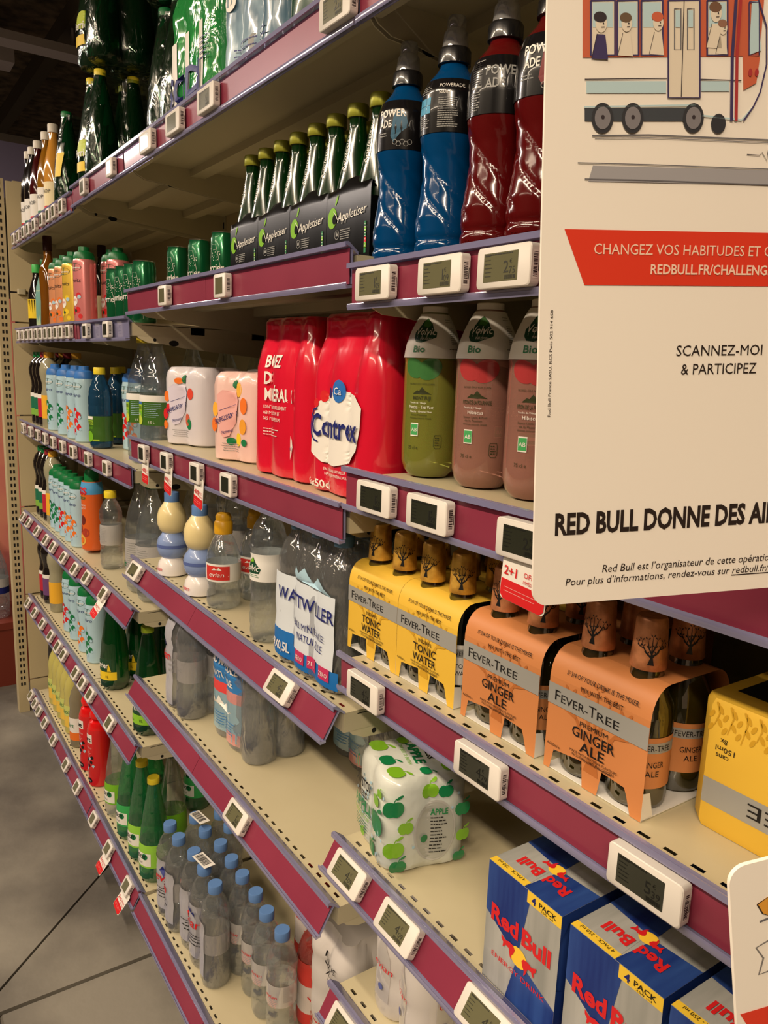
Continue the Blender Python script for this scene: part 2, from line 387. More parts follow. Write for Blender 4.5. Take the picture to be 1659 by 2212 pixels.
def make_shelf(b, l):
    L = SH[(b, l)]; x0, x1 = BAYS[b]; zp = L - .012; w = x1 - x0
    t = bpy.data.objects.new('shelf', None); COL.objects.link(t); t.location = (x0, YF, zp)
    tag(t, 'beige metal shelf with burgundy price rail, %s level of the %s' % (LEV[l], BN[b]), 'shelf', 'shelves of the drinks gondola')
    # pan with real slots punched along the front
    p = MB(); g = .003; d = YB - YF
    def q(xa, xb, ya, yb, z=0.): p.add([(xa, ya, z), (xb, ya, z), (xb, yb, z), (xa, yb, z)], [(0, 1, 2, 3)], M_PAN, False)
    n = int((w - .03) / .0267); pit = (w - .03) / n
    q(g, w - g, 0, .009); q(g, w - g, .0135, d); xa = g
    for i in range(n):
        xc = .015 + (i + .5) * pit; q(xa, xc - .0062, .009, .0135); xa = xc + .0062
        p.box(xc - .0062, xc + .0062, .009, .0135, -.008, -.0042, M_DARK)
    q(xa, w - g, .009, .0135)
    p.add([(g, 0, 0), (w - g, 0, 0), (w - g, 0, -.03), (g, 0, -.03)], [(0, 3, 2, 1)], M_PAN_E, False)     # front skirt
    p.add([(g, .018, -.03), (w - g, .018, -.03), (w - g, 0, -.03), (g, 0, -.03)], [(0, 1, 2, 3)], M_PAN_E, False)
    p.box(g, w - g, .022, d - .002, -.006, -.0045, M_PAN_E)
    for xx in (g, w - g): p.add([(xx, 0, 0), (xx, d, 0), (xx, d, -.03), (xx, 0, -.03)], [(0, 1, 2, 3)], M_PAN_E, False)
    for yy, hh in ((.14, .022), (.30, .026)):                                                    # stiffening channels below
        p.box(g, w - g, yy, yy + .035, -hh, -.006, M_PAN_E)
    link('pan', p.mesh('pan'), t)
    if l != 9:
        for xx in (.0035, w - (.036 if (b, l) == ('middle', 2) else .0055)):                                                                # side brackets, belly rounded in front
            br = MB(); P = [(.006, -.004), (.006, -.026), (.015, -.036), (.035, -.045), (.075, -.047), (.12, -.054), (d - .09, -.072), (d - .03, -.085), (d - .008, -.125), (d - .002, -.125), (d - .002, -.004)]
            V = [(xx + s, y, z) for s in (0, .002) for y, z in P]; k = len(P)
            br.add(V, [tuple(range(k)), tuple(range(2 * k - 1, k - 1, -1))] + [(i, i + k, (i + 1) % k + k, (i + 1) % k) for i in range(k)], M_BRK, False)
            sx = xx + (.0022 if xx > .1 else -.0002); T = plane((sx, 0, 0), (0, 1, 0), (0, 0, 1), (1, 0, 0))
            br.disc(.052, -.038, .004, .004, T, M_DARK, .0002); br.disc(.098, -.044, .012, .007, T, M_DARK, .0002)
            br.disc(.105, -.018, .006, .006, T, M_PAN_E, .0002)
            link('bracket', br.mesh('bracket'), t)
    else:
        link('plinth', MB().box(g, w - g, .03, .05, -zp, -.03, M_PAN_E).mesh('plinth'), t)
    # price rail: flange, back, lips; then the burgundy strip in it
    if tilted((b, l)): dy, dz = -.0215, -.0345
    else: dy, dz = .001, -.0395
    ra = MB(); T0 = (0., -.0110, .0065); B0 = (0., T0[1] + dy, T0[2] - .004 + dz)
    def bar(pts, xa=.002, xb=w - .002, m=M_RAIL):
        k = len(pts); V = [(x, y, z) for x in (xa, xb) for y, z in pts]
        ra.add(V, [(i, (i + 1) % k, (i + 1) % k + k, i + k) for i in range(k)] + [tuple(range(k))[::-1], tuple(range(k, 2 * k))], m, False)
    ty, tz = T0[1], T0[2]; by, bz = B0[1], B0[2]
    bar([(.0005, -.001), (.0005, .003), (ty - .003, tz + .008), (ty - .0065, tz + .0075), (ty - .0065, tz + .004), (ty, tz + .001)])   # sloping flange and top lip
    bar([(ty - .0066, tz + .0072), (ty - .0066, tz + .001), (ty - .0082, tz + .001), (ty - .0082, tz + .0072)])
    bar([(by + .003, bz - .001), (by + .003, bz - .0045), (by - .006, bz - .006), (by - .0075, bz - .001), (by - .0065, bz + .002), (by - .005, bz - .002)])
    bar([(ty + .0035, tz), (by + .0035, bz), (by + .002, bz), (ty + .002, tz)])
    link('price_rail', ra.mesh('price_rail'), t)
    rs = MB(); nseg = 2 if w > .7 else 1; cut = w * rnd.uniform(.42, .6)
    segs = [(.004, w - .004)] if nseg == 1 else [(.004, cut), (cut + .0015, w - .004)]
    if (b, l) == ('narrow', 1): segs = [(.004, .03)]
    N = Vector((0, -1, 0)) if abs(dy) < .01 else Vector((0, dz, -dy)).normalized()
    if N.y > 0: N = -N
    for a, c in segs:
        rs = MB(); e = N * .0008
        P = [(a, ty, tz), (c, ty, tz), (c, by, bz), (a, by, bz)]
        V = [(x, y + e.y * s, z + e.z * s) for s in (1, 0) for x, y, z in P]
        rs.add(V, [(0, 3, 2, 1), (4, 5, 6, 7), (0, 1, 5, 4), (2, 3, 7, 6), (1, 2, 6, 5), (0, 4, 7, 3)], M_RED, False)
        if (b, l) == ('middle', 3) and 0: pass
        link('strip', rs.mesh('strip'), t)
    FACE[(b, l)] = (YF + (ty + by) / 2, zp + (tz + bz) / 2, N)
    return t
for k in SH: make_shelf(*k)
# back panels and posts
for b, (x0, x1) in BAYS.items():
    t = bpy.data.objects.new('back_panel', None); COL.objects.link(t); t.location = (x0, YB, 0)
    tag(t, 'beige metal back panel behind the bottles of the %s' % BN[b], 'shelf back', 'back panels of the gondola')
    z = .1
    while z < 2.0:
        h = min(.37, 2.02 - z)
        link('panel', MB().box(.022, x1 - x0 - .022, 0, .008, z, z + h - .005, M_PANEL).mesh('panel'), t); z += .37
for x, l in ((-2.35, 'between the far and the narrow bay'), (-1.845, 'between the narrow and the middle bay'), (-.862, 'between the middle and the nearest bay'), (.14, 'at the near end of the nearest bay')):
    t = bpy.data.objects.new('upright_post', None); COL.objects.link(t); t.location = (x, YB, 0)
    tag(t, 'slotted beige steel post ' + l, 'shelf post', 'posts of the gondola')
    link('post', MB().box(-.02, .02, -.002, .05, 0, 2.05, M_BRK).mesh('post'), t)
    b = MB(); z = .15
    while z < 2.0:
        for xx in (-.009, .009): b.box(xx - .002, xx + .002, -.0035, -.0018, z, z + .02, M_DARK)
        z += .05
    s = link('slots', b.mesh('slots'), t); s['kind'] = 'stuff'
# ------------------------------------------------------------------ inks and surfaces of the goods
W_ = flat((238, 234, 226)); BK = flat((20, 19, 20)); RD = flat((214, 34, 38)); NV = flat((28, 36, 110)); GN = flat((20, 120, 70))
LG = flat((120, 185, 40)); YL = flat((240, 205, 40)); GY = flat((150, 150, 148)); OR_ = flat((238, 120, 40)); SK = flat((90, 165, 215)); PK = flat((238, 170, 165))
DG = flat((18, 70, 45)); LB = flat((175, 210, 228)); PUR = flat((80, 50, 110)); CR = flat((242, 226, 180))
ANG = .75      # labels turned towards the aisle viewer
# ---------- electronic price tags
M_LCD_LIT = mat('lcd_glass_reflection_tint', (104, 102, 76), .18, coat=.6); M_LCD_D = mat('lcd_glass_dark', (44, 46, 36), .16, coat=.6); M_LCDI = mat('lcd_ink', (46, 46, 36), .5); M_LCDJ = mat('lcd_ink_dark', (20, 21, 18), .5)  # lighter glass has reflected light put into its colour, dark glass has none
BARK = None
TAGK = {}
def tag_kind(big, price, dark):
    k = (big, price, dark)
    if k in TAGK: return TAGK[k]
    K = Kind('price_tag', 'price tag'); w, h, d = (.074, .0385, .0125) if big else (.050, .0385, .0125)
    b = MB().rbox(w, d, h, .0045, M_WHITE, (0, -d / 2 - .002, 0), 'y', ch=.0009); bi = K.part('body', b)
    sw, sh, sx = (.047, .0265, -.003) if big else (.031, .0265, -.0015); y = -d - .0022
    fr = front(y); s = MB(); m = M_LCD_D if dark else M_LCD_LIT; ik = M_LCDJ if dark else M_LCDI
    s.patch(sx - sw / 2, sx + sw / 2, -sh / 2, sh / 2, fr, m)
    if price:
        a, c = price.split(','); q = 1.0
        s.text(a, sx + sw * .24, -sh * .22, .0115, fr, ik, al='r', e=.0002); s.text(c, sx + sw * .26, -sh * .26, .0066, fr, ik, al='l', e=.0002)
        s.text('€', sx + sw * .27, sh * .08, .004, fr, ik, al='l', e=.0002)
        s.bars(sx + sw * .12, sx + sw * .47, -sh * .46, -sh * .28, 22, fr, ik, e=.0002)
        s.lines(sx - sw * .46, sx - sw * .22, sh * .42, 6, sh * .14, .0008, fr, ik, e=.0002)
        s.lines(sx - sw * .46, sx + sw * .4, sh * .46, 1, .001, .0011, fr, ik, e=.0002)
    K.part('screen', s)
    e = MB(); T = plane((w / 2 + .0001, -d / 2 - .002, 0), (0, 1, 0), (0, 0, 1), (1, 0, 0))
    e.bars(-.0036, .0030, -.0125, .0125, 26, T, BK, W_, .0003, vert=True); e.patch(.0034, .0042, -.006, .005, T, BK, e=.0003)
    K.part('barcode_sticker', e, bi); TAGK[k] = K; return K
def put_tags(b, l, spots, big, desc, dark=False, prices=None):
    """spots: photo columns/rows of tag centres -> places along the rail"""
    yf, zf, N = FACE[(b, l)]; rx = math.atan2(-N.z, -N.y); n = len(spots)
    res = []
    for i, (px, py) in enumerate(spots):
        x = on_y(px, py, yf - .015)[0]; pr = prices[i] if prices else None
        K = tag_kind(big, pr, dark); nth = ORD[i] if i < n - 1 or n == 1 else 'last'
        lab = '%s white price tag, %s from the left, %s' % ('wide' if big else 'small', nth, desc)
        K.put(x, yf + N.y * .0012, zf + N.z * .0012, 0, lab, 'price tags on the shelf rails', tilt=(rx, 0, 0)); res.append((x, yf, zf, rx))
    return res
# ---------- promo cards hanging behind tags
def card(x, yf, zf, rx, big, words, rz, label):
    K = Kind('promo_card', 'promo card'); w, h = (.062, .062) if big else (.046, .060); b = MB(); fr = front(-.0008, 0)
    b.rbox(w, .0006, h, .006, W_, (0, 0, 0), 'y'); K.part('card', b)
    b = MB(); P = [(-w / 2 + .001, -h / 2 + .005), (-w / 2 + .006, -h / 2 + .0005), (w / 2 - .006, -h / 2 + .0005), (w / 2 - .001, -h / 2 + .005), (w / 2 - .001, -h / 2 + h * .34), (-w / 2 + .001, -h / 2 + h * .34)]
    b.poly(P, fr, RD, .0001); b.lines(-w * .4, w * .4, -h * .28, 2, .004, .0006, fr, PK, e=.0003); K.part('red_band', b)
    b = MB(); b.text(words[0], -w * .44, -h * .08, h * .15, fr, RD, al='l', e=.0003, bold=.02); b.text(words[1], -w * .0, -h * .02, h * .09, fr, RD, al='l', e=.0003, maxw=w * .44); b.text(words[2], -w * .0, -h * .12, h * .06, fr, RD, al='l', e=.0003, maxw=w * .46)
    K.part('print', b)
    dn = Vector((0, math.sin(rx), -math.cos(rx))); N = Vector((0, -math.cos(rx), -math.sin(rx))); k = .036 if not big else .034; P = Vector((x + (.008 if not big else 0), yf, zf)) + dn * k + N * .0092
    t = K.put(P.x, P.y, P.z, 0, label, 'red and white promo cards', tilt=(rx, R(rz), 0)); return t
T_ = put_tags('far', 0, [(28, 521), (38, 514), (49, 505), (59, 498), (72, 490), (88, 479), (102, 467), (114, 458), (130, 449)], False, 'top rail of the far bay')
put_tags('narrow', 0, [(177, 410), (235, 368)], False, 'top rail of the narrow bay')
put_tags('middle', 0, [(313, 309), (372, 268), (443, 215), (722, 20)], True, 'top rail of the middle bay', prices=[None, None, '3,25', '2,49'])
put_tags('far', 1, [(38.6, 726), (48, 723), (57, 721), (66.5, 720), (77, 718), (87, 717), (97, 716), (107, 715), (118.5, 714), (130, 713), (145, 711)], False, 'second rail of the far bay')
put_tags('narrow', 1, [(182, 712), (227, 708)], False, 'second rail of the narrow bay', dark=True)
put_tags('far', 2, [(47.7, 918), (63, 927), (78, 934), (94, 941), (111, 950), (131, 960), (154, 970)], False, 'third rail of the far bay')
put_tags('narrow', 2, [(186, 984), (226, 1005)], False, 'third rail of the narrow bay')
put_tags('far', 3, [(45.8, 1108), (58, 1122), (76, 1139), (95, 1160), (110, 1175), (132.6, 1198), (156.7, 1224)], False, 'fourth rail of the far bay')
r = put_tags('narrow', 3, [(182, 1232), (218, 1267)], False, 'fourth rail of the narrow bay')
card(*r[1], False, ('2+1', 'OFFERT', 'IMMÉDIATEMENT'), 8, 'red and white promo card on the fourth rail of the narrow bay')
put_tags('far', 4, [(56.7, 1290), (71, 1312), (87.3, 1335), (105, 1362), (120.6, 1385), (132.6, 1404), (159, 1445), (173.5, 1466)], False, 'fifth rail of the far bay')
put_tags('narrow', 4, [(190.5, 1496), (232, 1562)], False, 'fifth rail of the narrow bay')
put_tags('far', 9, [(63, 1490), (71.7, 1506), (80, 1527), (93, 1554), (111.5, 1593), (138.6, 1649), (162.8, 1702)], False, 'base rail of the far bay')
r = put_tags('narrow', 9, [(197.4, 1762), (229.7, 1833), (269.8, 1910)], False, 'base rail of the narrow bay')
card(*r[1], False, ('2+1', 'OFFERT', 'IMMÉDIATEMENT'), 10, 'red and white promo card under the second tag of the narrow base rail')
card(*r[2], False, ('2+1', 'OFFERT', 'IMMÉDIATEMENT'), 12, 'red and white promo card nearest the camera on the base rail')
put_tags('middle', 1, [(350, 633), (474, 612)], False, 'second rail of the middle bay')
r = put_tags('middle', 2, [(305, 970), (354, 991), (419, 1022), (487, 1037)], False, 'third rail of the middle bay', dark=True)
for i, (rz, nm) in enumerate(((3, 'first'), (10, 'second'), (8, 'third'))):
    card(*r[i], False, ('-60%', 'SUR LE 2', 'IMMÉDIATEMENT'), rz, 'minus sixty percent promo card, %s from the left on the middle rail' % nm)
put_tags('middle', 3, [(285.5, 1223), (598, 1483)], True, 'fourth rail of the middle bay', prices=['-,-', '4,20'])
put_tags('middle', 4, [(505, 1765)], True, 'fifth rail of the middle bay', prices=['1,68'])
put_tags('near', 1, [(803, 613), (948, 592), (1087, 573)], True, 'second rail of the nearest bay', prices=['1,09', '1,09', '2,75'])
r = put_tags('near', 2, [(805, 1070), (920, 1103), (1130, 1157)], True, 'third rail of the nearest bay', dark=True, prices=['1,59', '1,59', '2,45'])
card(*r[2], True, ('2+1', 'OFFERT', 'IMMÉDIATEMENT'), 4, 'large two plus one promo card partly behind the white poster')
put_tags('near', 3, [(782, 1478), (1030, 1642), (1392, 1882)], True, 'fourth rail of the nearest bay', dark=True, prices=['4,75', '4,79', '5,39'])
put_tags('near', 4, [(745, 1870), (852, 1993), (1040, 2190)], True, 'fifth rail of the nearest bay', prices=['4,09', '4,09', '4,45'])
put_tags('near', 5, [(738, 2190)], True, 'sixth rail of the nearest bay', prices=['3,15'])
# ------------------------------------------------------------------ bottle making
def bottle(name, cat, prof, body, cap, capprof, label=None, neck=None, rmod=None, n=28, extra=None):
    K = Kind(name, cat); b = MB().lathe(prof, body, n, rmod=rmod); bi = K.part('bottle', b)
    c = MB().lathe(capprof, cap, 24, rmod=(lambda t, z: 1 + .012 * math.cos(40 * t)) if len(capprof) < 7 else None); K.part('cap', c)
    if label: K.part('label', label)
    if extra:
        for nm, mb in extra: K.part(nm, mb)
    return K
def sleeve(b, rf, z0, z1, m, e=.0006, n=30, nv=6, a0=-math.pi, a1=math.pi):
    V = []
    for j in range(nv + 1):
        z = z0 + (z1 - z0) * j / nv
        for i in range(n + 1):
            t = a0 + (a1 - a0) * i / n; q = rf(z) + e; V.append((math.sin(t) * q, -math.cos(t) * q, z))
    return b.add(V, [(j * (n + 1) + i, j * (n + 1) + i + 1, (j + 1) * (n + 1) + i + 1, (j + 1) * (n + 1) + i) for j in range(nv) for i in range(n)], m)
def capp(r, z, h): return [(r * .99, z), (r, z + h * .1), (r, z + h * .9), (r * .93, z + h), (r * .5, z + h)]
M_PET = clear('clear_pet_water', (246, 250, 252), gloss=.10, haze=.045, hazecol=(205, 218, 236), refr=.2, ior=1.25, bump=.7, bscale=22)
M_PETE = clear('clear_pet_thin', (240, 244, 244), gloss=.10, haze=.05, bump=.4, bscale=25)
M_FILM = clear('clear_film', (236, 236, 238), gloss=.05, haze=.07, bump=1.0, bscale=40, stretch=(1, 1, .3), rough=.05)
M_FILMD = clear('clear_film_dark', (205, 220, 210), gloss=.025, bump=.6, bscale=34, stretch=(1, 1, .3), rough=.14)
M_GREEN = clear('green_pet', (40, 150, 80), gloss=.05, haze=.22, hazecol=(8, 92, 45), refr=.45, ior=1.3, bump=.2, bscale=16)
M_LGREEN = clear('light_green_pet', (130, 215, 165), gloss=.06, haze=.16, hazecol=(60, 170, 110), refr=.4, ior=1.3, bump=.4, bscale=20)
M_DGLASS = mat('dark_green_glass', (8, 40, 22), .06, coat=1.); M_BGLASS = mat('brown_glass_liquor', (140, 84, 18), .06, trans=.35, ior=1.45, coat=.6)
M_DSYR = mat('dark_syrup_bottle', (26, 20, 18), .1, coat=1.)
M_CAPB = mat('blue_cap', (96, 134, 190), .38); M_CAPY = mat('yellow_cap', (236, 212, 50), .4); M_CAPG = mat('green_cap', (20, 112, 60), .4)
M_CAPW = mat('white_cap', (228, 220, 205), .4); M_CAPO = mat('olive_cap', (150, 150, 45), .35, metal=.4); M_CAPS = mat('mustard_cap', (214, 160, 30), .4); M_CAPK = mat('black_cap', (18, 18, 20), .25, coat=.5)
M_CAPC = clear('clear_sport_cap', (225, 228, 230), gloss=.14, haze=.4, hazecol=(190, 190, 190))
# ---------- sports drink
M_BLUE = mat('blue_drink', (0, 74, 132), .14, trans=.3, ior=1.34, coat=.3); M_RUBY = mat('red_drink', (100, 14, 16), .14, trans=.3, ior=1.34, coat=.3)
def sports(kind):
    prof = [(.026, 0), (.0315, .004), (.0335, .012), (.0345, .03), (.0325, .036), (.0345, .042), (.0345, .06), (.031, .085), (.0295, .105), (.030, .125), (.033, .14), (.0345, .15), (.035, .175), (.0338, .195), (.029, .208), (.0195, .219), (.0155, .226), (.0155, .232)]
    full = interp(prof); zs = [i * .003 for i in range(78)]
    prof2 = [(.024, 0)] + [(full(z), z) for z in zs[1:]]
    def rm(t, z):
        if not .042 < z < .148: return 1
        q = math.sin(5 * t + z * 165); fade = min(1, (z - .042) / .015, (.148 - z) / .01); return 1 - .05 * fade * max(0, q) ** 6
    m = M_BLUE if kind[0] == 'b' else M_RUBY; tint = SK if kind[0] == 'b' else RD
    lb = MB(); sleeve(lb, full, .150, .207, M_LAB, e=.0009, nv=19); mp = cyl(.0355, 0)
    f = lambda a: cyl(full, a)
    if kind in ('b1', 'r2'):
        g = f(.45); lb.poly([(.0, .165), (.004, .196), (.018, .190), (.022, .176), (.012, .168), (.004, .158)], g, flat((30, 90, 120)) if kind == 'b1' else flat((120, 30, 35)), .0009, sub=2)
        lb.text('POWER', 0, .187, .0088, g, W_, w=.036, e=.0014, bold=.02); lb.text('ADE', -.0165, .175, .0088, g, W_, w=.017, al='l', e=.0014, bold=.02)
        for i in range(5):
            q = [(.006 + i * .0045 + .0028 * math.cos(a), .158 - (i % 2) * .002 + .0028 * math.sin(a)) for a in [x * math.pi / 6 for x in range(13)]]; lb.stroke(q, .0006, g, GY, .0013)
        lb.lines(-.02, -.002, .169, 2, .003, .001, g, GY, e=.0012)
    elif kind == 'b2':
        g = f(.35); lb.text('POWERADE', .004, .197, .0042, g, W_, w=.03, al='l', e=.0012); lb.text('500ml', .004, .190, .004, g, W_, al='l', e=.0012)
        lb.lines(.004, .028, .186, 14, .0023, .0009, g, GY, e=.0012); lb.lines(-.024, -.006, .200, 4, .0025, .0008, g, GY, e=.0012); lb.lines(-.024, -.006, .168, 6, .0023, .0009, g, GY, e=.0012)
        for i in range(3):
            for j in range(2): lb.patch(-.026 + i * .0068, -.0198 + i * .0068, .171 + j * .0085, .179 + j * .0085, g, flat((60, 150, 190)), 2, 1, e=.001)
    else:
        g = f(.55); lb.text('POWER', .012, .187, .0095, g, GY, w=.038, e=.0013, bold=.02); lb.text('ADE', -.007, .1745, .0095, g, GY, w=.021, al='l', e=.0013, bold=.02); lb.text('BOISSON POUR LE SPORT', -.007, .1705, .002, g, GY, al='l', w=.03)
        lb.patch(-.026, -.011, .176, .203, g, GY, 3, 1, e=.001); lb.lines(-.0255, -.0115, .2, 10, .0023, .0007, g, BK, e=.0014)
        lb.lines(-.026, -.011, .172, 8, .0024, .0009, g, GY, e=.0012)
    K = Kind('sports_drink_bottle', 'bottle'); b = MB().lathe(prof2, m, 60, rmod=rm); g = f(.3)
    b.text('POWER', .0, .019, .0075, g, m, w=.026, e=.0009); K.part('bottle', b); K.part('label', lb)
    c = MB().lathe([(.0168, .228), (.0185, .2285), (.0185, .242), (.017, .245), (.014, .2455)], M_CAPK, 36, rmod=lambda t, z: 1 + .02 * math.cos(36 * t)); ci = K.part('cap', c)
    c = MB().lathe([(.0150, .2455), (.0135, .262), (.0105, .266), (.0112, .274), (.0098, .279), (.004, .2795)], M_CAPC, 24); K.part('spout_cover', c, ci); return K
M_LAB = mat('black_label', (16, 15, 17), .2, coat=.6)
zb = zpan('near', 1)
for px, kd, rz, lab in ((868, 'b1', 0, 'blue sports drink bottle at the left, white lettering on its black label'), (966, 'b2', 0, 'second blue sports drink bottle, label turned to the small print'),
                    (1072, 'r1', 0, 'dark red sports drink bottle with pale barcode patch on its label'), (1172, 'r2', 0, 'dark red sports drink bottle half hidden behind the white poster')):
    x = xat(px, .592, zb + .14) + (.004 if px > 1150 else 0); t = sports(kd).put(x, .592, zb + .001, 0, lab, 'sports drinks on the second level'); t.rotation_euler = (0, R(1.4), 0)
S2 = sports('b1'); S3 = sports('r1')
for i in range(1, 4):
    x = xat((868, 966, 1072, 1172)[i], .592, zb + .14)
    (S2 if i < 2 else S3).put(x + .002, .668, zb + .001, 0, '%s sports drink bottle standing second row, behind the %s' % (('blue', 'blue', 'red', 'red')[i], ('left blue one', 'second blue one', 'pale barcode one', 'one half hidden by the poster')[i]), 'sports drinks on the second level')
# ---------- volvic infusion style bottles
M_TEA = mat('green_tea_drink', (188, 196, 86), .06, trans=.7, ior=1.33, coat=.6); M_HIB = mat('pink_hibiscus_drink', (236, 170, 152), .06, trans=.7, ior=1.33, coat=.6)
def infusion(green):
    prof = [(.012, .0), (.026, .002), (.033, .010), (.0365, .022), (.037, .04), (.037, .152), (.0378, .156), (.0368, .164), (.0345, .176), (.0285, .192), (.0215, .206), (.0165, .214)]
    full = interp(prof); K = Kind('infusion_bottle', 'bottle'); K.part('bottle', MB().lathe(prof, M_TEA if green else M_HIB, 36))
    K.part('cap', MB().lathe(capp(.0165, .212, .010), M_CAPW, 30)); s = MB()
    sleeve(s, full, .156, .212, W_, nv=12); g = cyl(full, ANG - .2)
    P = [(-.018, .181), (-.013, .176), (-.004, .175), (.006, .178), (.017, .182), (.018, .188), (.013, .192), (.010, .199), (.0, .206), (-.008, .202), (-.014, .193), (-.019, .188)]
    s.poly(P, g, DG, .0008, sub=2); s.poly([(-.006, .196), (.004, .194), (.009, .198), (.0, .206), (-.006, .202)], g, flat((60, 120, 45)), .0011, sub=1)
    s.text('Volvic', .001, .185, .0092, g, W_, w=.031, e=.0017, shear=.25, bold=.01); s.text('INFUSION', .002, .1785, .003, g, W_, w=.016, e=.0017)
    s.text('Bio', -.006, .163, .0085, g, GN, w=.017, e=.001, bold=.02)
    h = cyl(full, ANG + .75); s.lines(.0, .016, .205, 2, .003, .0008, h, GY, e=.001); s.lines(.004, .016, .195, 9, .0026, .0008, h, GY, e=.001); s.lines(0, .02, .168, 1, .003, .0008, h, BK, e=.001)
    K.part('label', s); s = MB()
    ink = mat('dark_clear_print', (52, 56, 30) if green else (70, 42, 42), .4); tint = mat('leaf_tint', (60, 112, 60), .15, coat=.5) if green else mat('petal_tint', (168, 56, 58), .15, coat=.5)
    for (x, z, rx, rz, rt) in ((-.012, .143, .016, .012, -.5), (.010, .142, .017, .013, .5)): s.disc(x, z, rx, rz, g, tint, .0004, rot=rt, sub=2)
    s.poly([(-.012, .110), (-.006, .115), (-.003, .114), (.001, .119), (.006, .114), (.014, .110)], g, ink, .0006, sub=1)
    s.text('BORD DU VOLCAN', .0, .122, .0022, g, ink, w=.034, e=.001); s.text('MONT FUJI' if green else 'PITON DE LA FOURNAISE', .001, .103, .0048, g, ink, w=.024 if green else .036, e=.001, bold=.02)
    s.text('Touche de / Vleugje', -.004, .098, .0022, g, W_, w=.023, e=.001); s.text('Matcha - Thé Vert' if green else 'Hibiscus', .0, .0915, .0044, g, W_, w=.034 if green else .019, e=.001)
    s.text('Matcha - Groene Thee' if green else 'Saveur Litchi & Fruit', .0, .0865, .0027, g, W_ if green else ink, w=.03, e=.001); s.text('Saveur Framboise' if green else 'de la Passion', -.002, .0825, .0027, g, ink, w=.022, e=.001); s.text('Arômes naturels Smaak', .0, .0785, .0024, g, ink, w=.03, e=.001)
    s.patch(-.013, -.002, .056, .073, g, W_, 2, 1, e=.0009); s.patch(-.0125, -.0025, .0575, .0715, g, flat((70, 165, 95)), 2, 1, e=.0011); s.text('AB', -.0075, .062, .005, g, W_, w=.008, e=.0014)
    q = cyl(full, ANG + .45); s.stroke([(-.004, .058), (.004, .058), (.005, .055), (.005, .044), (.003, .041), (-.003, .041), (-.005, .044), (-.005, .055), (-.004, .058)], .0007, q, ink, .001); s.lines(-.0035, .0035, .055, 4, .003, .0012, q, ink, e=.001)
    s.text('75 cl e', -.009, .039, .0045, g, ink, w=.015, e=.001); K.part('print', s); return K
zb = zpan('near', 2); KG, KP = infusion(True), infusion(False)
for px, y, kk, lab in ((928, .63, 0, 'green tea infusion bottle in full view beside the pink ones'), (1045, .635, 1, 'pink hibiscus infusion bottle in full view'), (1162, .635, 1, 'pink hibiscus infusion bottle cut off by the white poster'),
                       (922, .735, 0, 'green tea infusion bottle just behind the front green one')):
    x = max(xat(px, y, zb + .08), -.822); (KG, KP)[kk].put(x, y, zb + .0006, 0, lab, 'infusion bottles on the third level')
for x, y, kk, lab in ((-.70, .73, 1, 'pink infusion bottle second row behind the full view pink one'), (-.60, .73, 1, 'pink infusion bottle second row near the white poster')):
    (KG, KP)[kk].put(x, y, zb + .0006, 0, lab, 'infusion bottles on the third level')
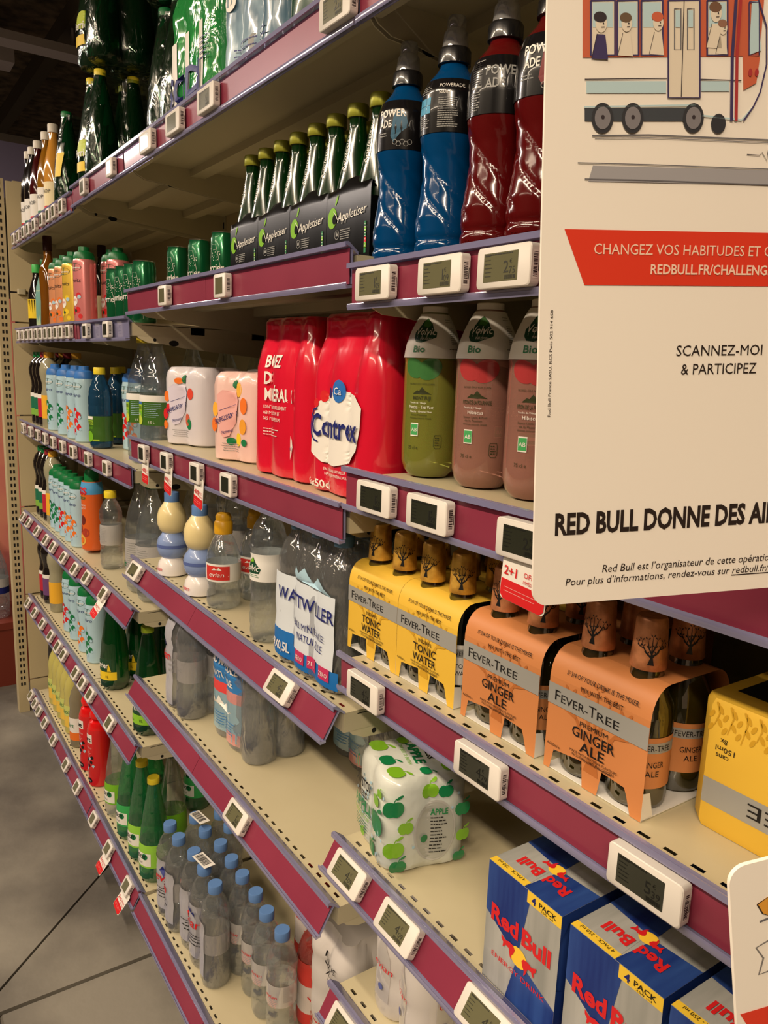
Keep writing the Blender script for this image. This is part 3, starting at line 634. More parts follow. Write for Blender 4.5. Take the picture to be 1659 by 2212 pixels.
# ---------- apple drink four-packs
M_GGL = clear('green_glass', (30, 120, 40), gloss=.04, haze=.45, hazecol=(8, 64, 18), rough=.13); M_CTB = mat('black_carton', (9, 9, 9), .24, coat=.0, spec=.22)
M_APG = mat('apple_green_print', (130, 190, 40), .3)
gb = [(.02, 0), (.0275, .003), (.0285, .01), (.0285, .09), (.027, .11), (.019, .15), (.0125, .185), (.0118, .2), (.0135, .203), (.0135, .207), (.0115, .209)]
def applepack():
    K = Kind('apple_drink_carton', 'carton'); w = .117; c = MB(); h = .118
    def sh(u):  # arched top edge, dips between the bottles
        return h - .016 * (abs(u) / (w / 2)) ** 2
    for s_ in (-1, 1):
        n = 10; V = []; y = -.0595 if s_ < 0 else .0595
        for i in range(n + 1):
            u = -w / 2 + w * i / n; V += [(u, y, .012 if abs(abs(u) - .029) < .017 else .001), (u, y, h * .8), (u, y * .97, h * .88), (u, y * .86, sh(u))]
        F_ = [(4 * i + j, 4 * i + 4 + j, 4 * i + 5 + j, 4 * i + 1 + j) for i in range(n) for j in range(3)]
        c.add(V, F_ if s_ < 0 else [f[::-1] for f in F_], M_CTB)
    c.box(-w / 2, w / 2, -.059, .059, .0005, .0015, M_CTB)
    for s_ in (-1, 1): c.box(s_ * w / 2 - .0005 * s_, s_ * w / 2, -.059, .059, .002, .085, M_CTB)
    ci = K.part('carton', c); p = MB(); fr = front(-.0597)
    p.disc(-.042, .067, .0125, .0145, fr, M_APG, .0003, rot=-.25); p.disc(-.030, .090, .0022, .008, front(-.0597), M_APG, .0003, rot=-.55)
    p.disc(-.035, .065, .006, .007, fr, M_CTB, .0006, rot=-.2); p.text('Appletiser', .012, .062, .0125, fr, W_, w=.078, shear=.3, e=.0009, rot=.06)
    p.stroke([(-.038, .076), (-.030, .069), (-.026, .063)], .0012, fr, W_, .0009)
    th = [x * math.pi / 8 for x in range(17)]; p.stroke([(-.028 + .006 * math.cos(a), .043 + .006 * math.sin(a)) for a in th], .0008, fr, GY, .0004); p.poly([(-.031, .041), (-.031, .046), (-.0295, .044), (-.028, .047), (-.0265, .044), (-.025, .046), (-.025, .041)], fr, GY, .0004)
    p.lines(-.019, .009, .049, 5, .003, .0012, fr, GY, e=.0004, jit=.2); p.text('4x275ml e', -.051, .014, .0035, fr, GY, al='l', e=.0004)
    for i, cc in enumerate((GN, LG, RD, GN, LG, GN)): p.patch(.045, .050, .012 + i * .007, .018 + i * .007, fr, cc, e=.0004)
    p.lines(.046, .049, .05, 8, .004, .001, fr, W_, e=.0006, jit=0); K.part('print', p, ci)
    for x, y in ((-.029, -.029), (.029, -.029), (-.029, .029), (.029, .029)):
        b = MB().lathe(gb, M_GGL, 24, (x, y), z0=.0018); bi = K.part('bottle', b)
        K.part('cap', MB().lathe([(.0145, .203), (.0152, .205), (.0152, .218), (.014, .2205), (.008, .221)], M_CAPO, 30, (x, y), rmod=lambda t, z: 1 + .015 * math.cos(30 * t)), bi)
        if y < 0:
            t = MB(); f = interp(gb); g = cyl(f, .25, (x, y)); rot = math.pi / 2
            t.text('Appletiser', -.001, .128, .0085, g, W_, w=.058, al='l', e=.0012, shear=.2, rot=rot); K.part('print', t, bi)
    return K
zb = zpan('middle', 1); AK = applepack()
for i, x in enumerate((-1.322, -1.204, -1.086, -.968)):
    AK.put(x, .640, zb + .0006, 0, 'black four-bottle apple drink carton, %s from the left' % ORD[i], 'apple drink cartons on the second level')
# ---------- mixer four-packs
def tree(b, mp, m, cx, z0, s, e):
    for pts, wd in (([(0, 0), (.001, .02), (0, .035)], [.016, .006, .004]), ([(0, .02), (-.012, .03), (-.024, .048), (-.028, .062)], [.005, .004, .002, .001]), ([(0, .022), (.013, .031), (.024, .047), (.03, .062)], [.005, .004, .002, .001]),
                    ([(0, .03), (-.008, .045), (-.012, .066)], [.004, .003, .001]), ([(0, .03), (.008, .047), (.014, .068)], [.004, .003, .001]), ([(-.02, .042), (-.033, .046), (-.04, .056)], [.003, .002, .001]), ([(.02, .042), (.034, .045), (.042, .055)], [.003, .002, .001]), ([(0, .034), (.001, .075)], [.003, .001])):
        e += .00004; b.stroke([(cx + p[0] * s, z0 + p[1] * s) for p in pts], [q * s for q in wd], mp, m, e)
        for k in range(1, len(pts)):
            for d in (-1, 1): x, z = pts[k]; e += .000004; b.disc(cx + (x + d * .004) * s, z0 + (z + .003) * s, .0033 * s, .0015 * s, mp, m, e, 8, rot=.9 * d)
M_GOLD = noise_mix(mat('gold_foil', (224, 176, 76), .34, metal=.3), (168, 120, 44), 60, .35, .65); M_COPF = noise_mix(mat('copper_foil', (222, 150, 104), .36, metal=.3), (170, 108, 68), 60, .35, .65)
M_MIXG = clear('pale_glass', (200, 205, 190), gloss=.09, refr=.4, ior=1.3); M_MIXA = clear('amber_glass', (150, 140, 70), gloss=.09, haze=.15, hazecol=(90, 84, 30), refr=.4, ior=1.3)
M_SIL = mat('silver_band', (168, 168, 164), .42, metal=.25)
mb_ = [(.02, 0), (.0265, .003), (.028, .01), (.028, .088), (.026, .1), (.018, .118), (.0145, .13), (.0135, .16), (.0135, .178)]
def mixer(cart, ink2, glass, foil, l1, l2, l3, small):
    K = Kind('mixer_carton', 'carton'); w = .121; y = -.0595; zt = .098; H = .128
    c = MB(); fr = front(y)
    P = [(-w / 2, 0), (-w / 2 + .008, 0), (-w / 2 + .012, .022), (-.012, .026), (-.009, .0), (.009, 0), (.013, .026), (w / 2 - .021, .024), (w / 2 - .018, .018), (w / 2 - .012, 0), (w / 2, 0), (w / 2, zt), (-w / 2, zt)]
    for s_ in (1, -1): c.poly(P, (lambda u, v, e=0., s_=s_: Vector((u * s_, (y - e) * s_, v))), cart)
    n = 5; V = []
    for i in range(n + 1):
        t = math.pi / 2 * i / n; yy = y + .024 * (1 - math.cos(t)); zz = zt + (H - zt) * math.sin(t); V += [(-w / 2, yy, zz), (w / 2, yy, zz)]
    m_ = len(V); V += [(a, -b, z) for a, b, z in V]
    c.add(V, [(2 * i, 2 * i + 1, 2 * i + 3, 2 * i + 2) for i in range(n)] + [(m_ + 2 * i + 2, m_ + 2 * i + 3, m_ + 2 * i + 1, m_ + 2 * i) for i in range(n)], cart)
    c.patch(-w / 2, w / 2, y + .024, -y - .024, (lambda u, v, e=0.: Vector((u, v, H))), cart)
    c.box(-w / 2, w / 2, y + .001, -y - .001, .0003, .0012, W_)
    T = plane((w / 2, 0, 0), (0, 1, 0), (0, 0, 1), (1, 0, 0)); c.poly([(y, 0), (y + .017, .001), (y + .010, .026), (y, .028)], T, W_, .0)
    ci = K.part('carton', c)
    p = MB(); top = lambda u, v, e=0.: (lambda t: Vector((u, y + (.024 + e) * (1 - math.cos(t)) - e, zt + (H - zt + e) * math.sin(t))))(min(1.5, (v - zt) / .033)) if v > zt else Vector((u, y - e, v))
    tree(p, top, ink2, 0, .018, 1.15, .0003); p.patch(-w / 2, w / 2, .070, .092, top, M_SIL, e=.0009)
    p.text('F', -.051, .0755, .0115, top, BK, al='l', e=.0013, w=.0065); p.text('EVER-', -.043, .0755, .0088, top, BK, al='l', e=.0013, w=.034); p.text('T', -.0075, .0755, .0115, top, BK, al='l', e=.0013, w=.0085); p.text('REE', .0025, .0755, .0088, top, BK, al='l', e=.0013, w=.026)
    p.text('IF 3/4 OF YOUR DRINK IS THE MIXER,', .004, .107, .0052, top, BK, w=.086, e=.0012); p.text('MIX WITH THE BEST', .006, .0965, .0050, top, BK, w=.05, e=.0012)
    p.text(l1, 0, .0615, .0052, fr, BK, e=.0011, w=.034 if len(l1) > 6 else .026); p.text(l2, 0, .0490, .0105, fr, BK, e=.0011, w=.052 if len(l2) > 5 else .046, bold=.01); p.text(l3, 0, .0362, .0105, fr, BK, e=.0011, w=.030 if len(l3) < 4 else .047, bold=.01)
    p.text('MADE WITH NATURAL FLAVOURS', .002, .0318, .0027, fr, BK, w=.058, e=.0011); p.text(small, .002, .0285, .0027, fr, BK, w=.052, e=.0011)
    p.text('4x200ml e', -.057, .0262, .0032, fr, BK, al='l', e=.0011, w=.017); p.text('No artificial sweeteners', .007, .0275, .0026, fr, BK, w=.036, e=.0011)
    K.part('print', p, ci)
    for x, yy in ((-.0295, -.029), (.0295, -.029), (-.0295, .029), (.0295, .029)):
        b = MB().lathe(mb_, glass, 26, (x, yy), z0=.0014); bi = K.part('bottle', b)
        f = MB().lathe([(.0165, .134), (.0168, .1345), (.0142, .18), (.0125, .183), (.004, .1835)], foil, 26, (x, yy)); g = cyl(lambda z: .0165 - max(0, z - .1345) * .055, ANG if x > 0 else .3, (x, yy))
        if foil is M_GOLD or x > 0 or yy < 0: tree(f, g, BK, 0, .140, .36, .0006)
        K.part('foil', f, bi)
        lb = MB(); sl = MB(); rf = interp(mb_)
        V = []; nn = 16
        for z in (.025, .075):
            for i in range(nn + 1):
                t = -.2 + 2.6 * i / nn; V.append((x + math.sin(t) * .0285, yy - math.cos(t) * .0285, z))
        lb.add(V, [(i, i + 1, i + nn + 2, i + nn + 1) for i in range(nn)], cart if cart is not M_YC else W_)
        g = cyl(.0285, 1.1, (x, yy)); lb.patch(-.025, .025, .06, .07, g, M_SIL, 8, 1, e=.0003); lb.text('FEVER-TREE', 0, .062, .006, g, BK, w=.034, e=.0006); lb.text(l2, 0, .046, .006, g, BK, e=.0006, w=.022); lb.text(l3, 0, .037, .006, g, BK, e=.0006, maxw=.022)
        K.part('label', lb, bi)
    return K
M_YC = mat('yellow_carton', (228, 184, 62), .55); M_OC = mat('copper_carton', (204, 132, 78), .5); M_YI = flat((206, 158, 40)); M_OI = flat((182, 108, 54))
KT = mixer(M_YC, M_YI, M_MIXG, M_GOLD, 'INDIAN', 'TONIC', 'WATER', 'INCLUDING NATURAL QUININE'); KA = mixer(M_OC, M_OI, M_MIXA, M_COPF, 'PREMIUM', 'GINGER', 'ALE', 'INCLUDING NATURAL GINGERS')
zb = zpan('near', 3); MY = .618
for K_, xl, lab in ((KT, -.839, 'left yellow tonic water four-pack of mixer bottles'), (KT, -.7175, 'right yellow tonic water four-pack of mixer bottles'), (KA, -.583, 'left copper ginger ale four-pack of mixer bottles'), (KA, -.4485, 'right copper ginger ale four-pack, its open side showing the bottles')):
    K_.put(xl, MY, zb + .0006, 0, lab, 'mixer four-packs on the fourth level')
for K_, xl, lab in ((KT, -.795, 'tonic water pack in the second row behind the left yellow one'), (KT, -.671, 'tonic water pack in the second row behind the right yellow one'), (KA, -.547, 'ginger ale pack in the second row behind the left copper one')):
    K_.put(xl, MY + .125, zb + .0006, 0, lab, 'mixer four-packs on the fourth level')
# ---------- yellow can box, printed upside down
K = Kind('can_box', 'box'); W2, H2, D2 = .27, .122, .125; c = MB(); P = [(-W2 / 2 + .012, -D2 / 2), (W2 / 2, -D2 / 2), (W2 / 2, D2 / 2), (-W2 / 2 + .012, D2 / 2), (-W2 / 2, D2 / 2 - .012), (-W2 / 2, -D2 / 2 + .012)]
V = [(x, y, z) for z in (0, .006, H2 - .006, H2) for x, y in P]; V = [((x * (.985 if z in (0, H2) else 1)), y * (.97 if z in (0, H2) else 1), z) for x, y, z in V]
c.add(V, [(j * 6 + i, j * 6 + (i + 1) % 6, j * 6 + 6 + (i + 1) % 6, j * 6 + 6 + i) for j in range(3) for i in range(6)] + [tuple(range(6))[::-1], tuple(range(18, 24))], M_YC, False); K.part('box', c)
p = MB(); up = lambda u, v, e=0.: Vector((-u, -D2 / 2 - e, H2 - v)); p.patch(-W2 / 2, W2 / 2 - .012, .074, .098, up, M_SIL, e=.0003); p.text('FEVER-TREE', 0, .079, .0135, up, BK, w=.16, e=.0007)
p.text('PREMIUM INDIAN', 0, .064, .006, up, BK, w=.09); p.text('TONIC WATER', 0, .048, .011, up, BK, w=.13); p.text('8x', .108, .033, .005, up, BK); p.text('150ml', .106, .0405, .005, up, BK, w=.018); p.text('cans', .108, .0475, .005, up, BK, w=.012)
for i in range(9):
    x = .118 - i * .013; p.stroke([(x, .002), (x - .003, .012), (x + .001, .024 + (i % 3) * .004)], [.0018, .0012, .0006], up, M_YI, .0005)
    for k in range(4): p.disc(x + (.004 if k % 2 else -.004), .008 + k * .006, .0042, .0019, up, M_YI, .0005, 8, rot=(1.1 if k % 2 else -1.1) + math.pi)
tp = lambda u, v, e=0.: Vector((u, v, H2 + e)); p.patch(-.12, .13, -.03, .03, tp, BK, e=.0004); K.part('print', p, 0)
x, y = -.372 + W2 / 2, .60 + D2 / 2
K.put(x, y + .004, zpan('near', 3) + .0006, R(0), 'yellow box of tonic water cans lying upside down at the right', 'mixer four-packs on the fourth level')
# ---------- energy drink four-packs
M_RB = noise_mix(mat('metallic_blue_carton', (20, 40, 120), .3, metal=.25), (56, 92, 168), 5, .3, .7, stretch=(9, 1, .8)); M_RS = noise_mix(mat('silver_carton', (200, 200, 196), .34, metal=.25), (158, 160, 156), 5, .3, .7, stretch=(9, 1, .8)); M_CAN = mat('aluminium', (176, 172, 160), .25, metal=.95); M_RY = mat('yellow_flap', (240, 200, 60), .45)
def bull(p, mp, s, cx, cz, e, fl=1):
    P = [(-.5, .30), (-.62, .36), (-.60, .22), (-.50, .14), (-.52, -.02), (-.44, .02), (-.38, .12), (-.2, .10), (-.12, -.12), (-.02, -.22), (-.04, -.06), (.06, .04), (.12, .2), (.02, .30), (-.2, .32), (-.38, .26)]
    for q, dx in ((1, -.22), (-1, .22)): p.poly([(cx + (dx + a * q * .72) * s, cz + (b * .9 - (.12 if q < 0 else 0)) * s) for a, b in P], mp, RD, e)
def energy():
    K = Kind('energy_drink_carton', 'carton'); w, h, d = .107, .145, .107; c = MB(); fr = front(-d / 2); a = w / 2
    def tp(u, v, e=0.):   # roof: short slope then flat
        return Vector((u, -d / 2 + v, h - .000 + e))
    c.patch(-a, a, 0, h, fr, M_RS); c.patch(-a, a, 0, h, (lambda u, v, e=0.: Vector((-u, d / 2, v))), M_RS)
    c.patch(-a, a, 0, d, tp, M_RS); c.box(-a, a, -d / 2, d / 2, .0004, .0012, M_RB)
    for s_ in (-1, 1):
        T = (lambda u, v, e=0., s_=s_: Vector((s_ * (a + e - .0), u * s_, v)))
        c.poly([(-d / 2, h), (-d / 2, h - .03), (-d / 2 + .012, h - .012), (-.012, h - .018), (.012, h - .018), (d / 2 - .012, h - .012), (d / 2, h - .03), (d / 2, h)], T, M_RB)
        c.poly([(-d / 2, 0), (-d / 2 + .05, 0), (-d / 2 + .02, .05), (-d / 2, .06)], T, M_RB)
    ci = K.part('carton', c); p = MB()
    p.poly([(-a, .085), (-.002, .058), (.012, .145), (-a, .145)], fr, M_RB, .0003); p.poly([(-.016, 0), (a, 0), (a, .036), (-.002, .058)], fr, M_RB, .0003)
    p.poly([(.006, .131), (a, .131), (a, .145), (.006, .145)], fr, M_RY, .0004)
    p.text('4', .0155, .1335, .0085, fr, NV, e=.0008, bold=.03); p.text('PACK', .035, .1355, .0058, fr, BK, w=.024, e=.0008, bold=.02); p.text('250 ml', .034, .1322, .0024, fr, BK, w=.017, e=.0008)
    p.text('Red', -.0235, .079, .020, fr, RD, w=.042, e=.0008, bold=.035); p.text('Bull', .0235, .079, .020, fr, RD, w=.041, e=.0008, bold=.035)
    p.disc(0, .060, .013, .0115, fr, flat((250, 205, 60)), .0007); bull(p, fr, .040, 0, .058, .0010)
    p.text('ENERGY DRINK', 0, .036, .0062, fr, RD, w=.08, e=.0008)
    p.poly([(-a, .0), (0, .0), (-.004, .062), (-a, .052)][::-1], lambda u, v, e=0.: tp(u, v, e), M_RS, .0002)
    p.poly([(.0, 0), (a, 0), (a, .056), (.004, .052)], tp, M_RB, .0003); p.poly([(-a, d), (-a, .058), (.004, .052), (.0, d)], tp, M_RB, .0003)
    p.poly([(-a, 0), (.0, 0), (.0, .010), (-a, .010)], tp, M_RY, .0004)
    up = lambda u, v, e=0.: tp(-u, .1 - v, e); p.text('4 PACK - 250 ml', .026, .0915, .0045, up, BK, w=.04, e=.0008); p.text('Red', -.018, .064, .015, up, RD, w=.031, e=.0008, bold=.035); p.text('Bull', .020, .064, .015, up, RD, w=.031, e=.0008, bold=.035)
    p.disc(0, .051, .010, .009, up, flat((250, 205, 60)), .0007); bull(p, up, .028, 0, .05, .0010)
    K.part('print', p, ci)
    cn = [(.018, 0), (.0225, .002), (.0255, .01), (.0255, .122), (.0232, .131), (.0235, .134), (.0222, .1345), (.0215, .132), (.006, .1315)]
    for x, y in ((-.0262, -.0262), (.0262, -.0262), (-.0262, .0262), (.0262, .0262)): K.part('can', MB().lathe(cn[:5], M_RB, 24, (x, y), z0=.0065).lathe(cn[4:], M_CAN, 24, (x, y), z0=.0065))
    return K
KE = energy(); zb = zpan('near', 4)
for i, x in enumerate((-.503, -.385, -.271)):
    KE.put(x, .5915, zb + .0006, 0, 'blue and silver energy drink four-pack, %s from the left' % ORD[i], 'energy drink four-packs on the fifth level')
for i, x in enumerate((-.503, -.385)):
    KE.put(x, .702, zb + .0006, 0, 'blue and silver energy drink four-pack behind the %s one' % ORD[i], 'energy drink four-packs on the fifth level')
# ------------------------------------------------------------------ film-wrapped packs
def outline(cs, r, blend, n=72):
    """radial outline round (0,0) of a group of circles, between their union and their hull"""
    cs = np.array(cs); T = np.arange(n) * 2 * math.pi / n; D = np.stack([np.cos(T), np.sin(T)], 1)
    H = (D @ cs.T).max(1) + r; dot = D @ D.T
    hull = np.array([min(H[j] / dot[i, j] for j in range(n) if dot[i, j] > .25) for i in range(n)])
    un = np.zeros(n)
    for c in cs:
        dc = D @ c; q = r * r - (c @ c - dc ** 2); ok = q >= 0; un = np.maximum(un, np.where(ok, dc + np.sqrt(np.maximum(q, 0)), 0))
    un = np.maximum(un, hull * .6); return D, blend * hull + (1 - blend) * un
def film(cs, prof, m, blend=.5, n=72, wr=.0, seed=1):
    b = MB(); V = []; rg = random.Random(seed); k = len(prof)
    for j, (r, z) in enumerate(prof):
        D, q = outline(cs, max(r, .004), blend if r > .02 else min(1, blend + .25), n)
        for i in range(n):
            w_ = 1 + wr * rg.uniform(-1, 1); V.append((D[i, 0] * q[i] * w_, D[i, 1] * q[i] * w_, z))
    F_ = [(j * n + i, j * n + (i + 1) % n, (j + 1) * n + (i + 1) % n, (j + 1) * n + i) for j in range(k - 1) for i in range(n)]
    F_ += [tuple(range(n))[::-1], tuple((k - 1) * n + i for i in range(n))]
    return b.add(V, F_, m)
def wrapmap(cs, prof, blend, face='front'):
    rf = interp(prof); cs2 = list(cs)
    def f(u, v, e=0.):
        r = rf(v); best = 9; cy0 = min(c[1] for c in cs2) if face == 'front' else max(c[0] for c in cs2)
        for c in cs2:
            a, d = (u - c[0], c[1]) if face == 'front' else (u - c[1], -c[0])
            if abs(a) < r: best = min(best, d - math.sqrt(r * r - a * a))
        hull = (cy0 - r) if face == 'front' else (-cy0 - r)
        best = min(best, hull + r * .8); y = blend * hull + (1 - blend) * best - e
        return Vector((u, y, v)) if face == 'front' else Vector((-y, u, v))
    return f
def grid(nx, ny, r): return [((i - (nx - 1) / 2) * 2 * r, (j - (ny - 1) / 2) * 2 * r) for i in range(nx) for j in range(ny)]
def film_pack(name, nx, ny, r, prof, fm, blend, bot=None, capm=None, capz=None, prints=None, wr=.006, n=72, fprof=None, lab=None, capr=.0155):
    """pack of bottles in film; bottles only built where the film lets them be seen"""
    K = Kind(name, 'bottle pack'); cs = grid(nx, ny, r * 1.01); fp = fprof or prof
    if bot is not None:
        for x, y in cs:
            i = K.part('bottle', MB().lathe(prof, bot, 20), loc=(x, y, 0)) if not K.parts or True else 0
            if capm: K.part('cap', MB().lathe(capp(capr, capz, .016), capm, 18), i)
            if lab: K.part('label', sleeve(MB(), interp(prof), lab[0], lab[1], lab[2], n=20, nv=1), i)
    fi = K.part('film', film(cs, [(q + .0012, z) for q, z in fp], fm, blend, n, wr))
    if prints: p = MB(); prints(p, wrapmap(cs, [(q + .0012, z) for q, z in fp], blend), wrapmap(cs, [(q + .0012, z) for q, z in fp], blend, 'side')); K.part('print', p, fi)
    return K
# ---- red mineral water packs
M_RFILM = noise_mix(mat('red_film', (226, 28, 58), .2, coat=.7), (212, 22, 50), 8, .3, .7, bump=.5, bscale=40, stretch=(1, 1, .3)); M_RFILM2 = M_RFILM
p50 = [(.022, 0), (.030, .004), (.0325, .014), (.0325, .165), (.031, .185), (.024, .215), (.017, .235), (.0165, .262), (.012, .268)]
def pr1(p, f, s):
    p.text('BUVEZ', -.02, .186, .021, f, W_, w=.058, bold=.03, e=.0016); p.text('DE', -.036, .158, .021, f, W_, w=.026, bold=.03, e=.0016); p.text('MINÉRAUX', .002, .130, .021, f, W_, w=.098, bold=.03, e=.0016)
    p.text('CONTREX NATURELLEMENT', -.012, .116, .006, f, W_, w=.076, e=.0016); p.text('468 MG CALCIUM ET', -.020, .106, .006, f, W_, w=.06, e=.0016); p.text('74,5 MG MAGNÉSIUM.', -.019, .096, .006, f, W_, w=.062, e=.0016); p.lines(-.05, .01, .082, 3, .005, .0016, f, W_, e=.0014)
    P = [(.038, .062), (.044, .076), (.052, .07), (.056, .058), (.05, .044), (.041, .036)]; p.poly(P, f, W_, .0014, sub=1); p.text('ntreX', .047, .052, .007, f, NV, w=.016, e=.0026)
def pr2(p, f, s):
    f0 = f; f = lambda u, v, e=0.: f0(u * 1.12 + .012, v, e)
    P = [(-.078, .06), (-.076, .11), (-.062, .136), (-.03, .152), (.0, .158), (.035, .152), (.052, .135), (.05, .105), (.042, .075), (.02, .054), (-.012, .046), (-.05, .048)]
    p.poly(P, f, W_, .003, sub=4); p.text('Contrex', -.012, .088, .034, f, NV, w=.118, bold=.02, e=.006)
    p.stroke([(-.06, .128), (-.068, .126), (-.074, .115), (-.077, .1), (-.075, .088), (-.068, .08), (-.058, .078)], .003, f, NV, .0045)
    for x, z, q, c in ((-.072, .122, .004, RD), (-.063, .136, .006, RD), (-.046, .147, .008, RD), (-.026, .153, .007, NV), (-.004, .156, .015, flat((40, 110, 190)))): p.disc(x, z, q * (.6 if c is NV else 1), q * 1.1, f, c, .004, sub=1)
    p.text('Ca', -.004, .151, .011, f, W_, w=.016, e=.0058); p.text('EAU MINÉRALE NATURELLE', -.018, .036, .0045, f, W_, w=.058, e=.0016); p.text('NATUURLIJK MINERAALWATER', -.012, .029, .0045, f, W_, w=.066, e=.0016)
    p.text('6x50cl', -.06, .008, .0125, f, W_, w=.06, bold=.02, e=.0016, al='c'); p.bars(.03, .065, .006, .02, 18, f, BK, W_, .0014)
zb = zpan('middle', 2)
film_pack('water_pack', 3, 2, .033, p50, M_RFILM, .58, prints=pr1).put(-1.182, .646, zb + .0006, R(2), 'left red film pack of water bottles with white slogan', 'wrapped water packs on the third level')
film_pack('water_pack', 3, 2, .031, p50, M_RFILM, .66, prints=pr2).put(-.972, .640, zb + .0006, R(-1), 'right red film pack with the big white swirl logo', 'wrapped water packs on the third level')
for i, (x, y) in enumerate(((-1.265, .83), (-1.05, .83))):
    film_pack('water_pack', 3, 2, .033, p50, M_RFILM, .45).put(x, y, zb + .0006, 0, 'red film water pack in the second row, %s' % ('behind the slogan pack', 'behind the swirl logo pack')[i], 'wrapped water packs on the third level')
# a few clear bottles between the packs and the tea
# ---- white and pink sparkling packs
M_WFILM = noise_mix(mat('white_film', (226, 220, 224), .3, coat=.4), (212, 206, 214), 9, .3, .7, bump=.5, bscale=40, stretch=(1, 1, .3)); M_PFILM = noise_mix(mat('pink_film', (242, 206, 196), .3, coat=.4), (236, 196, 188), 9, .3, .7, bump=.5, bscale=40, stretch=(1, 1, .3))
p20 = [(.024, 0), (.033, .004), (.035, .016), (.035, .15), (.032, .166), (.024, .176), (.012, .178)]
def prf(fr1, fr2):
    def g(p, f, s):
        for x, z, rx, rz, c in fr1: p.disc(x * 1.1, z, rx, rz, f, c, .0012, sub=1)
        p.poly([(-.044, .128), (-.028, .138), (.004, .136), (.012, .12), (.004, .085), (-.012, .05), (-.026, .046), (-.036, .056), (-.04, .09)], f, fr2, .0018, sub=2)
        p.text('SANPELLEGRINO', -.018, .082, .009, f, NV, w=.062, e=.003, rot=.35, bold=.01); p.text('Momenti', -.016, .056, .007, f, NV, w=.026, e=.003, rot=.3, shear=.2); p.stroke([(-.036, .098), (.006, .112)], .0008, f, NV, .003)
        p.stroke([(-.04, .072), (.002, .086)], .0008, f, NV, .003); p.lines(-.034, .02, .036, 4, .0045, .0012, f, GY, e=.0014, al='c')
    return g
FR1 = [(-.045, .11, .010, .012, OR_), (-.04, .085, .008, .009, RD), (-.05, .07, .010, .012, RD), (-.012, .146, .012, .007, OR_), (.0, .15, .006, .01, GN), (.022, .118, .010, .013, flat((220, 70, 50))), (.018, .05, .008, .012, GN), (-.05, .045, .008, .01, OR_), (.012, .06, .009, .014, flat((200, 90, 60)))]
FR2 = [(-.045, .1, .009, .014, flat((245, 180, 60))), (-.048, .07, .009, .014, OR_), (.012, .14, .011, .014, flat((240, 180, 60))), (.026, .11, .010, .016, OR_), (.024, .07, .010, .015, flat((235, 160, 50))), (.012, .045, .009, .013, YL), (-.008, .04, .010, .007, GN), (.028, .04, .008, .007, GN), (.0, .15, .006, .008, GN)]
film_pack('soda_pack', 2, 2, .036, p20, M_WFILM, .65, prints=prf(FR1, flat((216, 208, 226)))).put(-1.735, .668, zb + .0006, R(24), 'white film pack of sparkling drinks with fruit print', 'wrapped soda packs on the third level')
film_pack('soda_pack', 2, 2, .036, [(r, z * .98) for r, z in p20], M_PFILM, .65, prints=prf(FR2, flat((236, 176, 170))), wr=.02).put(-1.425, .662, zb + .0006, R(20), 'crumpled pale pink film pack of sparkling drinks with fruit print', 'wrapped soda packs on the third level')
film_pack('soda_pack', 2, 3, .036, p20, M_WFILM, .5).put(-1.62, .84, zb + .0006, 0, 'white film pack standing behind the fruit print packs', 'wrapped soda packs on the third level')
# ---- single PET bottles
def ring(a, k): return lambda t, z: 1 - a * (.5 + .5 * math.cos(z * k)) ** 6 - (.03 * max(0, math.cos(3 * t + z * 70)) ** 3 if z < .075 else 0)
p15 = [(.028, 0), (.040, .006), (.0435, .02), (.0435, .17), (.042, .19), (.036, .225), (.026, .258), (.0165, .285), (.0145, .295), (.0145, .31)]
def fine(prof, dz=.004):
    f = interp(prof); zs = [p[1] for p in prof]; n = int((zs[-1] - zs[0]) / dz); return [(prof[0][0], zs[0])] + [(f(zs[0] + (zs[-1] - zs[0]) * i / n), zs[0] + (zs[-1] - zs[0]) * i / n) for i in range(1, n + 1)]
def pet(name, prof, m, capm, capr, caph, lab=None, rm=None, n=30, z1=None):
    K = Kind(name, 'bottle'); z = prof[-1][1]; K.part('bottle', MB().lathe(fine(prof), m, n, rmod=rm)); K.part('cap', MB().lathe(capp(capr, z - .006, caph), capm, 26))
    if lab: b = MB(); lab(b, interp(prof)); K.part('label', b)
    return K
M_GLAB = mat('green_label', (62, 104, 34), .35, coat=.3); M_WLAB = flat((232, 230, 224))
def lab15(b, f):
    sleeve(b, f, .105, .178, M_GLAB); sleeve(b, f, .162, .178, M_WLAB, e=.0009); g = cyl(f, .35)
    b.patch(-.05, -.004, .155, .162, g, flat((60, 110, 180)), 6, 1, e=.0012); b.patch(-.05, -.004, .138, .155, g, flat((150, 190, 50)), 6, 1, e=.0012); b.text('SAVEUR CITRON', -.026, .143, .0085, g, BK, w=.04, e=.0016)
    b.patch(-.05, -.004, .125, .138, g, LG, 6, 1, e=.0012); b.text('CITRON VERT', -.026, .128, .0065, g, W_, w=.036, e=.0018)
    b.disc(-.034, .118, .010, .009, g, YL, .0016, sub=1); b.disc(-.014, .117, .012, .012, g, flat((190, 210, 70)), .0016, sub=1); b.lines(.004, .05, .158, 8, .0045, .0012, g, LB, e=.0012); b.text('1,5 L', .024, .11, .006, g, W_, e=.0016)
KL = pet('lemon_water_bottle', p15, M_PET, M_CAPY, .0165, .016, lab15, ring(.03, 190))
zb = zpan('narrow', 2)
for i, (x, y, l) in enumerate(((-1.912, .612, 'large clear lemon water bottle with green label, nearest the pack shelf'), (-2.002, .606, 'large clear lemon water bottle with green label, left of its twin'), (-1.912, .702, 'large clear lemon water bottle, second row'), (-1.912, .792, 'large clear lemon water bottle, third row'), (-1.912, .882, 'large clear lemon water bottle, back row'))):
    KL.put(x , y, zb + .0006, 0, l, 'large lemon water bottles')
